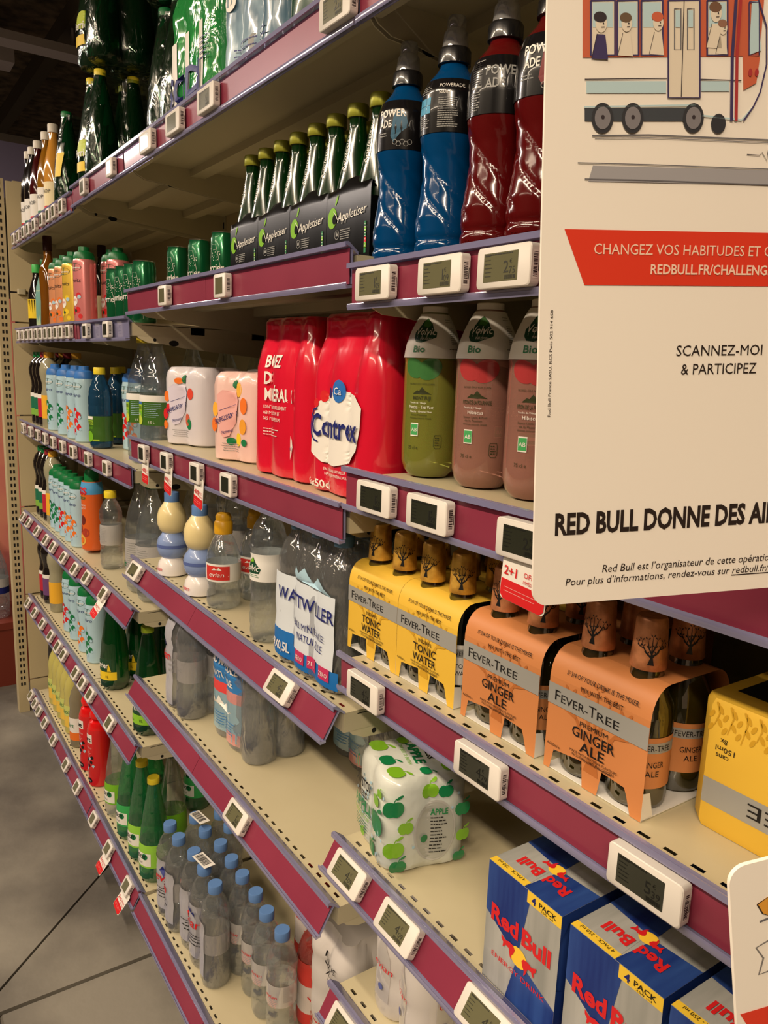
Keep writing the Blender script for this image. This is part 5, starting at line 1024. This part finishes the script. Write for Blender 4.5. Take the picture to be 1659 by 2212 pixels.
# ---- fourth level of the middle bay
zb = zpan('middle', 3)
M_CRM = mat('cream_plastic', (232, 214, 158), .28, coat=.5); M_LBL = mat('light_blue_plastic', (134, 156, 204), .28, coat=.5); M_WHP = mat('white_glossy_plastic', (236, 230, 226), .25, coat=.5)
K = Kind('shaped_water_bottle', 'bottle'); K.part('base', MB().lathe([(.028, 0), (.034, .003), (.034, .012), (.031, .03), (.022, .042)], M_WHP, 30)); K.part('belly', MB().lathe([(.022, .04), (.030, .048), (.0335, .06), (.034, .075), (.031, .085), (.024, .094), (.020, .1)], M_LBL, 30)); K.part('bulb', MB().lathe([(.020, .098), (.027, .104), (.0325, .118), (.033, .135), (.029, .15), (.021, .162), (.0155, .17)], M_CRM, 30)); K.part('cap', MB().lathe(capp(.0165, .168, .022), M_CAPB, 30))
p = MB(); f = interp([(.028, 0), (.034, .003), (.034, .012), (.031, .03), (.022, .042)]); p.text('evian', 0, .014, .009, cyl(f, .1), RD, w=.028, e=.002, shear=.2); sleeve(p, interp([(.030, .048), (.0335, .06), (.034, .075)]), .066, .073, flat((86, 104, 164)), e=.0006); K.part('print', p)
for px, y, l in ((372, .565, 'rounded blue, cream and white water bottle, left of the pair'), (432, .565, 'rounded blue, cream and white water bottle, right of the pair')): K.put(xat(px, y, zb + .1) , y, zb + .0006, 0, l, 'rounded small water bottles')
ps3 = [(.024, 0), (.031, .004), (.0335, .012), (.033, .03), (.0295, .043), (.033, .056), (.034, .07), (.0335, .1), (.031, .115), (.022, .138), (.0145, .15), (.0135, .158)]
def spl(b, f): sleeve(b, f, .058, .094, M_WLAB, n=26); g = cyl(f, .35); b.patch(-.012, .04, .062, .09, g, flat((206, 52, 46)), 8, 2, e=.001); b.text('evian', .014, .069, .0095, g, W_, w=.03, e=.002, shear=.2); b.poly([(.004, .082), (.010, .087), (.014, .083), (.019, .088), (.025, .082)], g, W_, .002)
KS_ = Kind('sport_cap_water_bottle', 'bottle'); KS_.part('bottle', MB().lathe(fine(ps3), M_PET, 30)); b = MB(); spl(b, interp(ps3)); KS_.part('label', b); KS_.part('cap', MB().lathe([(.0178, .150), (.018, .151), (.018, .172), (.015, .176), (.0155, .184), (.012, .19), (.004, .191)], M_CAPS, 30))
for px, y, l in ((483, .575, 'small water bottle with mustard sport cap and red label, in front'), (552, .655, 'small water bottle with mustard sport cap, second row')): KS_.put(xat(px, y, zb + .08) , y, zb + .0006, 0, l, 'sport cap water bottles')
def vlab(b, f): sleeve(b, f, .112, .160, M_WLAB, n=26); g0 = cyl(f, .1); g = lambda u, v, e=0.: g0(u, v + .008, e); b.poly([(-.02, .122), (-.012, .116), (.016, .118), (.02, .126), (.008, .136), (.0, .146), (-.01, .138)], g, DG, .001, sub=2); b.poly([(-.008, .136), (.004, .138), (.0, .146)], g, LG, .0016, sub=1); b.text('Volvic', .0, .122, .012, g, W_, w=.034, e=.002, shear=.25, bold=.01); b.lines(-.015, .018, .115, 2, .003, .0009, g, GN, e=.001, al='c')
KV = pet('water_bottle', pe, M_PET, M_CAPG, .0175, .02, vlab, ring(.04, 230)); y = .572
KV.put(xat(580, y, zb + .12) , y, zb + .0006, 0, 'clear water bottle with green cap and green hill label', 'green capped water bottles')
K = film_pack('water_pack', 1, 3, .034, pe, M_FILM, .4, bot=M_PETE, capm=M_CAPG, capz=.232, prints=lambda p, f, s: (p.patch(-.032, -.012, .01, .2, f, M_WFLM, 3, 10, e=.0015), p.poly([(-.026, .05), (-.016, .06), (-.018, .1), (-.014, .14), (-.02, .18), (-.026, .15), (-.022, .11), (-.027, .08)], f, GN, .003)))
K.put(-1.153, .717, zb + .0006, 0, 'narrow film pack of green capped bottles beside the blue pack', 'wrapped water packs on the fourth level')
def wat(p, f, s):
    B_ = flat((30, 110, 184)); p.patch(-.099, .105, .012, .04, f, B_, 24, 3, e=.0012); p.patch(-.099, -.03, .04, .058, f, B_, 8, 2, e=.0012)
    p.patch(-.099, .095, .04, .152, f, flat((214, 222, 230)), 24, 6, e=.0008); p.poly([(-.03, .152), (-.02, .175), (-.008, .166), (.01, .178), (.03, .158), (.05, .172), (.09, .15)], f, LB, .001, sub=1); p.text('WATTWILLER', .012, .112, .021, f, NV, w=.17, e=.0032, bold=.01)
    p.text('EAU MINÉRALE', .022, .078, .0115, f, NV, w=.1, e=.0026); p.text('NATURELLE', .028, .060, .0115, f, NV, w=.08, e=.0026); p.text('9X0,5L', -.066, .024, .016, f, W_, w=.052, e=.003, bold=.02)
    for x in (-.014, .022, .062): p.patch(x, x + .028, .022, .042, f, flat((196, 50, 96)), 3, 1, e=.0024); p.text('ZÉRO', x + .014, .028, .007, f, W_, w=.022, e=.0036)
K = film_pack('water_pack', 3, 3, .034, [(r, z * .96) for r, z in pe], M_FILM, .7, bot=M_PETE, capm=mat('pale_blue_cap', (110, 160, 206), .4), capz=.222, prints=wat)
K.put(-1.012, .644, zb + .0006, R(0), 'blue and white printed pack of nine water bottles at the right end', 'wrapped water packs on the fourth level')
for i, (px, y) in enumerate(((450, .68), (498, .68), (517, .645), (560, .73))): KE_.put(xat(px, y, zb + .2) , y, zb + .0006, 0, 'blue capped water bottle in the second row, %s from the left' % ORD[i], 'blue capped water bottles on the fourth level')
# ---- narrow bay fourth level: large and lemon water bottles
zb = zpan('narrow', 3)
def vl(b, f): sleeve(b, f, .06, .15, M_WTL, n=26); g = cyl(f, -.1); b.poly([(-.035, .06), (-.02, .055), (-.006, .062), (-.008, .08), (-.014, .11), (-.012, .148), (-.024, .148), (-.026, .1)], g, flat((60, 150, 60)), .001, sub=2); b.text('Volvic', -.01, .075, .016, g, GN, w=.045, e=.003, shear=.25, bold=.02); b.lines(.012, .05, .14, 12, .006, .0015, g, GY, e=.001)
KVL = pet('large_water_bottle', [(r * .98, z * .97) for r, z in p15], M_PET, M_CAPG, .0165, .016, vl, ring(.03, 170))
for x, y, l in ((-1.935, .60, 'large clear water bottle with green print, right of the pair'), (-2.03, .60, 'large clear water bottle with green print, left of the pair'), (-1.915, .70, 'large clear water bottle in the second row, narrow bay')): KVL.put(x , y, zb + .0006, 0, l, 'large water bottles with green print')
def vc(b, f): sleeve(b, f, .075, .135, M_WTL, n=26); g = cyl(f, 0); b.disc(-.016, .12, .014, .014, g, YL, .001, sub=1); b.disc(-.016, .095, .014, .012, g, DG, .001, sub=1); b.text('Volvic', -.012, .09, .008, g, W_, w=.022, e=.003); b.lines(.006, .03, .128, 10, .005, .0013, g, GY, e=.001)
KCY = pet('lemon_water_bottle', [(r, z * .93) for r, z in pe], M_PET, M_CAPY, .0175, .02, vc, ring(.04, 230)); KCY.put(at(240, .59, 'narrow', 3), .59, zb, 0, 'small clear water bottle with yellow cap and lemon print beside the fig syrup can')
# ---- apple drink cans in printed film
zb = zpan('near', 4); M_CAW = noise_mix(mat('white_print_film', (222, 226, 218), .28, coat=.5), (206, 212, 204), 10, .3, .7, bump=.35, bscale=45); M_APD = flat((20, 130, 74), .3, .5); M_APL = flat((130, 190, 40), .3, .5)
pc = [(.020, 0), (.026, .004), (.0285, .012), (.0285, .108), (.026, .116), (.020, .121), (.010, .122)]; cs = grid(2, 2, .0275); K = Kind('can_pack', 'can pack'); CB_ = .82
fi = K.part('film', film(cs, pc, M_CAW, CB_, 80, .004)); f = wrapmap(cs, pc, CB_); s = wrapmap(cs, pc, CB_, 'side'); p = MB()
p.text('CAWSTON', -.022, .078, .013, f, BK, w=.054, e=.0025, bold=.02); p.text('PRESS', -.022, .0655, .009, f, BK, w=.030, e=.0025, bold=.02); p.stroke([(-.05, .072), (-.042, .069)], .0012, f, BK, .0025); p.text('APPLE', -.020, .048, .015, f, M_APD, w=.054, e=.0025, bold=.035); p.patch(-.05, .002, .0445, .0455, f, M_APD, 4, 1, e=.002); p.text('THE BEST OF', -.024, .037, .006, f, LG, w=.046, e=.0025); p.lines(-.048, .0, .033, 4, .004, .0012, f, GN, e=.002, al='c')
def apple(mp, u, v, q, m, rot=0., e=.0018): p.disc(u - q * .35, v, q * .72, q * .85, mp, m, e, 14, rot, sub=1); p.disc(u + q * .35, v, q * .72, q * .85, mp, m, e + .0002, 14, -rot, sub=1); p.stroke([(u, v + q * .7), (u + q * .25, v + q * 1.2)], q * .1, mp, m, e); p.disc(u + q * .6, v + q * 1.25, q * .42, q * .16, mp, m, e + .0003, 10, .5)
for u, v, q, m, ro in ((.028, .086, .008, M_APL, .2), (-.046, .1, .008, M_APD, 0), (.018, .019, .011, M_APD, .1), (.03, .058, .016, M_APD, .2), (-.018, .018, .006, M_APL, 0), (.038, .1, .006, M_APL, .3)): apple(f, u, v, q, m, ro)
for u, v, q, m, ro in ((-.046, .088, .012, M_APD, .2), (-.044, .035, .012, M_APL, .2), (-.03, .062, .009, M_APL, 0), (-.038, .012, .010, M_APD, 0), (.0, .104, .010, M_APL, 0), (.044, .075, .010, M_APD, .2), (.046, .04, .009, M_APL, .1), (.02, .102, .009, M_APD, .2), (.042, .012, .008, M_APD, .1)): apple(s, u, v, q, m, ro)
for _ in range(40):
    mp = rnd.choice((f, s)); p.disc(rnd.uniform(-.048, .048), rnd.uniform(.01, .105), .0018, .0022, mp, LB, .0012, 8)
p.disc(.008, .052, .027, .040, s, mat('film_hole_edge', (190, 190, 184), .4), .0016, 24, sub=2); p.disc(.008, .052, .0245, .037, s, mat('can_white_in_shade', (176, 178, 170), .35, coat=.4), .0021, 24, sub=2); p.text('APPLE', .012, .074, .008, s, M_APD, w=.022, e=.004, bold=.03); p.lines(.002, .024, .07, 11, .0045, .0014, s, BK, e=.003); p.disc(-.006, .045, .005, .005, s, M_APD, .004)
tp = lambda u, v, e=0.: Vector((u, v, .1222 + e)); p.text('CAWSTON', -.002, .028, .010, tp, BK, w=.05, e=.0004, bold=.02, rot=-.15); p.text('PRESS', .0, .016, .008, tp, BK, w=.03, e=.0004, bold=.02, rot=-.15); p.text('APPLE', -.004, -.002, .013, tp, M_APD, w=.052, e=.0004, bold=.035, rot=-.1); p.text('THE BEST OF BRITISH', -.004, -.012, .005, tp, LG, w=.05, e=.0004, rot=-.1)
for u, v, q, m in ((-.034, -.034, .013, M_APL), (.034, -.036, .012, M_APL), (.004, -.036, .011, M_APD), (.038, .03, .009, M_APL), (-.036, .034, .010, M_APD), (-.038, .0, .008, M_APL), (.04, .0, .008, M_APD)): apple(tp, u, v, q, m, .1, .0004)
K.part('print', p, fi)
for x, y in cs: K.part('can', MB().lathe([(.022, .001), (.025, .006), (.025, .11), (.022, .118)], M_CAN, 20, (x, y)))
K.put(-.797, .609, zb + .0006, R(-14), 'white can pack printed with green apples', scale=(1.13, 1.13, 1.13))
# ---- white packs low in the nearest bay
zb = zpan('near', 5)
def evm(p, f, s):
    for a in (f, s):
        for i in range(2): x = -.045 + i * .05; p.poly([(x, .03), (x + .03, .03), (x + .03, .1), (x + .02, .125), (x + .01, .125), (x, .1)], a, M_WTL, .0016, sub=1); p.text('evian', x + .018, .08, .011, a, RD, w=.034, e=.003, rot=-.2); p.patch(x + .01, x + .02, .127, .135, a, flat((90, 100, 160)), 1, 1, e=.002); p.disc(x + .015, .05, .005, .005, a, flat((90, 100, 160)), .002)
film_pack('water_pack', 2, 2, .036, [(r * 1.05, z * .88) for r, z in pe], mat('white_grey_film', (206, 200, 196), .3, coat=.4), .35, prints=evm).put(-.742, .625, zb + .0006, R(-4), 'white film pack printed with small blue capped bottles, sixth level')
film_pack('bottle_pack', 2, 2, .034, [(r, z * .84) for r, z in pe], mat('white_grey_film', (206, 200, 196), .3, coat=.4), .45, wr=.01, prints=lambda p, f, s: [p.text(t, .02, .15 - i * .018, .010, f, BK, w=.05, e=.003, rot=0) for i, t in enumerate(('NOUS', 'DEVONS', 'À LA'))]).put(-1.00, .66, zpan('middle', 9) + .2515, R(-2), 'white film wrapped bottle pack lying on the red pack at the bay joint')
# ------------------------------------------------------------------ top level packs (seen from below)
zb = zpan('middle', 0)
def perr(p, f, s): p.patch(-.055, .03, .05, .075, f, YL, 8, 1, e=.0014); p.disc(-.02, .11, .028, .022, f, flat((190, 205, 50)), .0016, sub=2); p.text('Perrier', -.02, .088, .02, f, W_, w=.06, e=.003, bold=.02); p.lines(.03, .06, .16, 6, .006, .002, f, GY, e=.0016)
KP6 = film_pack('sparkling_pack', 2, 3, .0425, p1l, M_FILMD, .35, bot=M_GREEND, capm=M_CAPY, capz=.278, prints=perr, wr=.012)
y0 = .668
K0 = film_pack('sparkling_pack', 1, 3, .0425, p1l, M_FILMD, .35, bot=M_GREEND, capm=mat('plain_green_cap', (20, 120, 60), .4), capz=.278, prints=lambda p, f, s: p.patch(.012, .035, .1, .17, f, YL, 2, 2, e=.0014), wr=.012)
for K_, px, b, zz, l in ((K0, 150, 'far', 0, 'narrow wrapped pack of dark green bottles beside the syrup bottles'), (KP6, 214, 'narrow', 0, 'wrapped pack of dark green sparkling bottles with yellow label, lower of the stack'), (KP6, 222, 'narrow', .302, 'wrapped pack of dark green sparkling bottles stacked on top')):
    K_.put(xat(px, .585, zpan(b, 0) + .12), y0, zpan(b, 0) + zz + .001, 0, l, 'wrapped green bottle packs on the top level')
KP7 = film_pack('sparkling_pack', 2, 3, .0425, p1l, M_FILMD, .35, bot=M_GREEND, capm=M_CAPG, capz=.278, wr=.012)
for x, y, zz, l in ((-1.745, .69, 0, 'dark green wrapped pack next to the lemonade bottles, lower'), (-1.745, .69, .302, 'dark green wrapped pack next to the lemonade bottles, upper')): KP7.put(x, y, zb + zz + .001, 0, l, 'wrapped green bottle packs on the top level')
M_SODA = clear('green_white_film', (120, 210, 140), gloss=.05, haze=.75, hazecol=(50, 160, 80), bump=.35, bscale=30, rough=.1); M_SBL = noise_mix(mat('icy_blue_film', (176, 204, 220), .22, coat=.7), (96, 128, 150), 16, .45, .62, bump=.5, bscale=45, stretch=(1, 1, .35))
def sod(p, f, s):
    for i in range(3): x = -.1 + i * .068; p.patch(x + .012, x + .04, .0, .15, f, W_, 3, 4, e=.0012)
    p.text('SODI', -.02, .04, .052, f, NV, w=.17, e=.0045, bold=.03); p.lines(.06, .1, .12, 5, .008, .002, f, NV, e=.003)
K = film_pack('soda_pack', 3, 2, .036, [(r * 1.06, z * 1.1) for r, z in pe], M_SODA, .65, bot=M_LGREEN, prints=sod); K.put(xat(455, .60, zb + .1) + .02, .62, zb + .0006, 0, 'green and white film pack of lemonade bottles with big blue letters', 'film packs on the top level')
def ice(p, f, s):
    for i in range(9): x = -.09 + rnd.random() * .17; z = rnd.uniform(.04, .2); p.disc(x, z, rnd.uniform(.006, .014), rnd.uniform(.006, .02), f, rnd.choice((flat((200, 80, 60)), W_, GY, flat((120, 140, 150)))), .0014 + i * .0001, sub=1)
    p.lines(-.05, .09, .06, 4, .01, .002, f, NV, e=.0018)
K = film_pack('soda_pack', 3, 2, .036, [(r * 1.06, z * 1.1) for r, z in pe], M_SBL, .45, prints=ice); K.put(-1.245, .62, zb + .0006, 0, 'icy blue film pack of bottles with coloured print', 'film packs on the top level')
K = film_pack('soda_pack', 3, 2, .036, [(r * 1.06, z * 1.1) for r, z in pe], mat('bottle_green_film', (14, 66, 48), .25, coat=.5), .45, prints=lambda p, f, s: p.text('BADOIT', -.01, .07, .034, f, W_, w=.17, e=.003, bold=.02)); K.put(-1.005, .62, zb + .0006, 0, 'dark green film pack of bottles with white letters', 'film packs on the top level')
# ------------------------------------------------------------------ posters on stalks (flag signs across the aisle edge)
SU = (5.085 * RGT - .268 * DWN + FWD); SU /= np.linalg.norm(SU); SO_ = np.array([-.3066, .316, 0]); 
def sign_geo(px0, py0, t, w, h, r=.008):
    d = ray(px0, py0); O = d * t / d[1]; U = SU; V = np.array([0, 0, 1.0]); V = V - U * (V @ U); V /= np.linalg.norm(V); N = np.cross(U, V)
    def uv(px, py):
        q = ray(px, py); k = (O @ N) / (q @ N); P = q * k - O; return float(P @ U), float(P @ V)
    Ow = Vector(O) + Vector((0, 0, CAMZ)); mp = lambda u, v, e=0.: Vector(U) * u + Vector(V) * v + Vector(N) * e
    return Ow, uv, mp
Ow, uv, mp = sign_geo(1150, 1310, .316, 0, 0)
M_CARD = mat('white_card', (250, 242, 230), .5, coat=.15)
def plate(b, P, mp, m, th=.002):
    n = len(P); V = [mp(x, y, 0.) for x, y in P] + [mp(x, y, -th) for x, y in P]; b.add(V, [tuple(range(n)), tuple(range(2 * n - 1, n - 1, -1))] + [(i, i + n, (i + 1) % n + n, (i + 1) % n) for i in range(n)], m, False)
def rr(w, h, r, x0=0., y0=0.):
    P = []
    for cx, cy, t0 in ((w - r, h - r, 0), (r, h - r, 90), (r, r, 180), (w - r, r, 270)):
        for i in range(7): t = R(t0 + 15 * i); P.append((x0 + cx + r * math.cos(t), y0 + cy + r * math.sin(t)))
    return P
t = bpy.data.objects.new('hanging_poster', None); COL.objects.link(t); t.location = Ow; tag(t, 'large white advertising poster with a tram drawing and red banner', 'poster')
b = MB(); SW, SHH = .20, .47; plate(b, rr(SW, SHH, .009), mp, M_CARD); link('card', b.mesh('card'), t)
def pq(px, py): return uv(px, py)
def lab2(b, s, px, py, h, m, w, al='l', bold=0., e=.0004, shear=0., rot=0.):
    u, v = pq(px, py); b = MB(); b.text(s, u, v, h, mp, m, w=w, al=al, bold=bold, e=e, shear=shear, rot=rot); link('text_line', b.mesh('text_line'), t)
def wpx(pa, pb): a = pq(*pa); c = pq(*pb); return math.hypot(c[0] - a[0], c[1] - a[1])
b = MB(); RB = flat((226, 62, 38)); b.poly([pq(1219, 495), pq(1262, 616), (SW - .0005, pq(1659, 619)[1]), (SW - .0005, pq(1659, 503)[1])], mp, RB, .0003); link('red_banner', b.mesh('red_banner'), t)
b = MB(); PKW = flat((250, 214, 190)); BR = flat((44, 34, 30))
lab2(b, 'CHANGEZ VOS HABITUDES ET GAGNEZ', 1282, 549, wpx((1400, 525), (1400, 549)), PKW, wpx((1282, 549), (1645, 552)) * 1.30, e=.0006)
lab2(b, 'REDBULL.FR/CHALLENGE', 1404, 592, wpx((1400, 570), (1400, 592)), PKW, wpx((1404, 592), (1655, 592)) * 1.05, bold=.02, e=.0006)
lab2(b, 'SCANNEZ-MOI', 1460, 769, wpx((1500, 744), (1500, 768)), BR, wpx((1460, 769), (1645, 766))); lab2(b, '& PARTICIPEZ', 1470, 809, wpx((1500, 784), (1500, 808)), BR, wpx((1470, 809), (1632, 805)))
lab2(b, 'RED BULL DONNE DES AIIILES', 1198, 1155, wpx((1300, 1104), (1300, 1150)), BR, wpx((1198, 1155), (1652, 1134)) * 1.17, bold=.035); 
lab2(b, 'Red Bull est l’organisateur de cette opération', 1300, 1236, wpx((1300, 1219), (1300, 1236)), BR, wpx((1300, 1236), (1659, 1210)) * 1.03, shear=.15)
lab2(b, 'Pour plus d’informations, rendez-vous sur redbull.fr/challenge', 1221, 1265, wpx((1300, 1245), (1300, 1261)), BR, wpx((1221, 1265), (1659, 1232)) * 1.17, shear=.15)
u0, v0 = pq(1579, 1241); b.patch(u0, SW - .002, v0 - .0006, v0, mp, BR, e=.0004); link('underline', b.mesh('underline'), t); b = MB()
u, v = pq(1188, 900); b.text('Red Bull France SASU, RCS Paris 502 914 658', u, v, .0017, mp, BR, w=wpx((1188, 900), (1193, 670)), al='l', e=.0004, rot=math.pi / 2); 
link('text_line', b.mesh('text_line'), t)
# tram drawing
b = MB(); INK = flat((60, 52, 56)); TOR = flat((206, 104, 74)); TBL = flat((190, 216, 222)); TNV = flat((70, 60, 100)); TRD = flat((176, 60, 60)); CD = flat((232, 220, 200)); GW = flat((110, 108, 112))
def Q(*pts): return [pq(*p) for p in pts]
topv = SHH - .012
b.poly(Q((1258, 0), (1258, 125), (1640, 122), (1650, 0))[::-1], mp, TOR, .0003)
def rect(x0, y0, x1, y1, m, e): b.poly(Q((x0, y1), (x1, y1), (x1, y0), (x0, y0)), mp, m, e)
def frame(x0, y0, x1, y1, w_, m, e): b.stroke(Q((x0, y0), (x1, y0), (x1, y1), (x0, y1), (x0, y0)), w_, mp, m, e)
for x0, x1 in ((1275, 1327), (1332, 1378), (1384, 1430), (1526, 1570)):
    rect(x0, 2, x1, 120, CD, .0005); rect(x0 + 4, 6, x1 - 4, 60, TBL, .0006); frame(x0, 2, x1, 120, .0011, TNV, .0007)
for x, y, q, hc in ((1297, 52, 12, INK), (1352, 52, 11, flat((110, 90, 70))), (1420, 50, 11, TOR), (1545, 30, 12, flat((120, 90, 70))), (1560, 62, 9, flat((150, 110, 90)))):
    u, v = pq(x, y); s = .0003; b.disc(u, v, q * s * .9, q * s * 1.2, mp, CD, .0009); b.disc(u - q * s * .2, v + q * s * .8, q * s, q * s * .7, mp, hc, .0010); b.disc(u + q * s * .3, v, q * s * .12, q * s * .12, mp, INK, .0012, 8); b.stroke([(u, v - q * s * .5), (u + q * s * .5, v - q * s * .45)], .0003, mp, INK, .0012)
    b.poly([(u - q * s * 1.3, v - q * s * 4.6), (u + q * s * 1.3, v - q * s * 4.6), (u + q * s * .7, v - q * s * 1.4), (u - q * s * .6, v - q * s * 1.4)], mp, TNV if x < 1310 else CD, .0008); b.stroke([(u - q * s * .6, v - q * s * 1.4), (u - q * s * 1.3, v - q * s * 4.6)], .0003, mp, INK, .001)
rect(1442, 2, 1510, 212, CD, .0006); frame(1442, 2, 1510, 212, .0010, TNV, .0008); b.stroke(Q((1476, 2), (1470, 210)), .0005, mp, INK, .0008)
for x in (1462, 1490): frame(x - 7, 20, x + 7, 108, .0006, GW, .0009); rect(x - 5, 24, x + 5, 60, TBL, .0009)
b.stroke(Q((1262, 172), (1440, 170)), .0005, mp, INK, .0006); b.stroke(Q((1512, 172), (1600, 175)), .0005, mp, INK, .0006); rect(1266, 176, 1438, 202, TBL, .0004); rect(1514, 176, 1574, 198, TBL, .0004)
b.stroke(Q((1260, 232), (1500, 228), (1512, 250), (1600, 260), (1625, 232)), .0008, mp, TBL, .0008)
for x, m in ((1580, TNV), (1590, TRD)): b.stroke(Q((x + 8, 0), (x, 120), (x - 2, 262)), .0018, mp, m, .0009)
b.poly(Q((1603, 122), (1640, 124), (1632, 180), (1604, 196)), mp, TOR, .0007); b.stroke(Q((1636, 0), (1654, 60), (1654, 140), (1640, 200), (1625, 232), (1604, 262)), .0009, mp, TNV, .0009); b.poly(Q((1622, 4), (1636, 4), (1642, 110), (1616, 120)), mp, TBL, .0008); frame(1616, 6, 1638, 120, .0007, TNV, .0009)
for x in (1618, 1632): b.disc(*pq(x, 158), .0012, .002, mp, TRD, .0011)
rect(1262, 234, 1480, 262, flat((70, 74, 80)), .0005)
for x in (1300, 1365, 1496): b.disc(*pq(x, 256), .0062, .0074, mp, flat((58, 58, 62)), .0008, 20); b.disc(*pq(x, 256), .0045, .0055, mp, flat((132, 128, 132)), .0010, 20); b.disc(*pq(x, 254), .001, .001, mp, INK, .0012)
b.disc(*pq(1550, 268), .0045, .005, mp, flat((58, 58, 62)), .0008)
b.stroke(Q((1278, 294), (1400, 292), (1659, 303)), .0007, mp, GW, .0006); b.stroke(Q((1284, 300), (1400, 298), (1659, 309)), .0004, mp, GW, .0006)
b.stroke(Q((1247, 352), (1400, 356), (1659, 366)), .0005, mp, GW, .0006); b.stroke(Q((1262, 387), (1400, 390), (1659, 400)), .0006, mp, GW, .0006); b.poly(Q((1270, 392), (1659, 400), (1659, 368), (1280, 358)), mp, flat((166, 164, 168)), .0004)
b.stroke(Q((1612, 334), (1640, 336), (1645, 330), (1655, 348), (1658, 325)), .0004, mp, INK, .0006)
link('tram_drawing', b.mesh('tram_drawing'), t)
b = MB(); y_ = .47 - Ow.y; b.box(.055, .059, .07, .075, .2, .26, M_RAILC)
st = MB(); A_ = Vector(mp(.165, .12)); st.box(A_.x - .004, A_.x + .004, A_.y, .523 - Ow.y, A_.z - .003, A_.z + .003, M_RAILC); link('clip_arm', st.mesh('clip_arm'), t)
# second poster, low right
Ow2, uv, mp = sign_geo(1592, 2212, .335, 0, 0)
t = bpy.data.objects.new('hanging_poster', None); COL.objects.link(t); t.location = Ow2; tag(t, 'white advertising poster with beer mug print cut off at the lower right', 'poster')
hh = pq(1560, 1880)[1]; b = MB(); P = rr(.17, hh + .08, .009, 0, -.08); P = [(x - (y + 0) * .135 + .0, y + x * .10) for x, y in P]; plate(b, P, mp, M_CARD); link('card', b.mesh('card'), t)
b = MB(); b.poly(Q((1598, 2190), (1659, 2172), (1659, 2212), (1612, 2212))[::1], mp, RB, .0004); P = Q((1634, 1952), (1659, 1935), (1659, 1976), (1646, 1972)); b.poly(P, mp, flat((226, 160, 60)), .0004); b.stroke(P + [P[0]], .0006, mp, BR, .0006)
b.stroke(Q((1659, 2030), (1632, 2046), (1648, 2068), (1638, 2104), (1659, 2096)), .0009, mp, flat((130, 126, 124)), .0005); b.stroke(Q((1640, 1990), (1659, 1982)), .0012, mp, GW, .0005); link('print', b.mesh('print'), t)
st = MB(); A_ = Vector(mp(.13, .04)); st.box(A_.x - .004, A_.x + .004, A_.y, .515 - Ow2.y, A_.z - .003, A_.z + .003, M_RAILC); link('clip_arm', st.mesh('clip_arm'), t)
# ------------------------------------------------------------------ beyond the end panel, left edge
K = Kind('display_column', 'display'); K.part('panel', MB().box(-.02, .02, -.08, .08, 0, 1.75, noise_mix(mat('pink_red_print', (206, 110, 110), .5), (226, 150, 120), 3, .35, .65))); K.put(-4.05, .545, 0, 0, 'pink and coral printed display board past the end panel')
b = MB().box(-.16, .16, -.12, .12, 0, .30, mat('rust_red_crate', (112, 42, 26), .6)); o = link('crate', b.mesh('crate'), None, (-3.86, .46, 0)); tag(o, 'rust red crate on the floor at the far left', 'crate'); link('rim', MB().box(-.165, .165, -.125, .125, .27, .302, mat('rust_red_crate', (112, 42, 26), .6)).mesh('rim'), o)
K = pet('large_water_bottle', [(r * 1.1, z * 1.12) for r, z in p15], M_PET, M_CAPB, .0165, .016, lambda b, f: (sleeve(b, f, .12, .19, M_WTL), sleeve(b, f, .12, .15, NV, e=.001)), ring(.03, 170)); 
x, y = -3.80, .46; K.put(x, y, .303, 0, 'large water bottle standing on the rust red crate', 'large bottles on the crate'); K.put(-3.92, y, .303, 0, 'large water bottle behind its twin on the red crate', 'large bottles on the crate')
o = link('storage_rack', MB().box(0, .3, 0, .02, 0, 1.2, M_WALL).mesh('storage_rack'), None, (-4.6, .62, 0)); tag(o, 'dim grey rack beyond the display board', 'rack')
for i, (z, c) in enumerate(((.28, (120, 70, 60)), (.62, (150, 120, 150)), (.96, (190, 60, 50)))): link('shelf_box', MB().box(.02, .28, -.14, -.001, z, z + .2, flat(c)).mesh('shelf_box'), o)
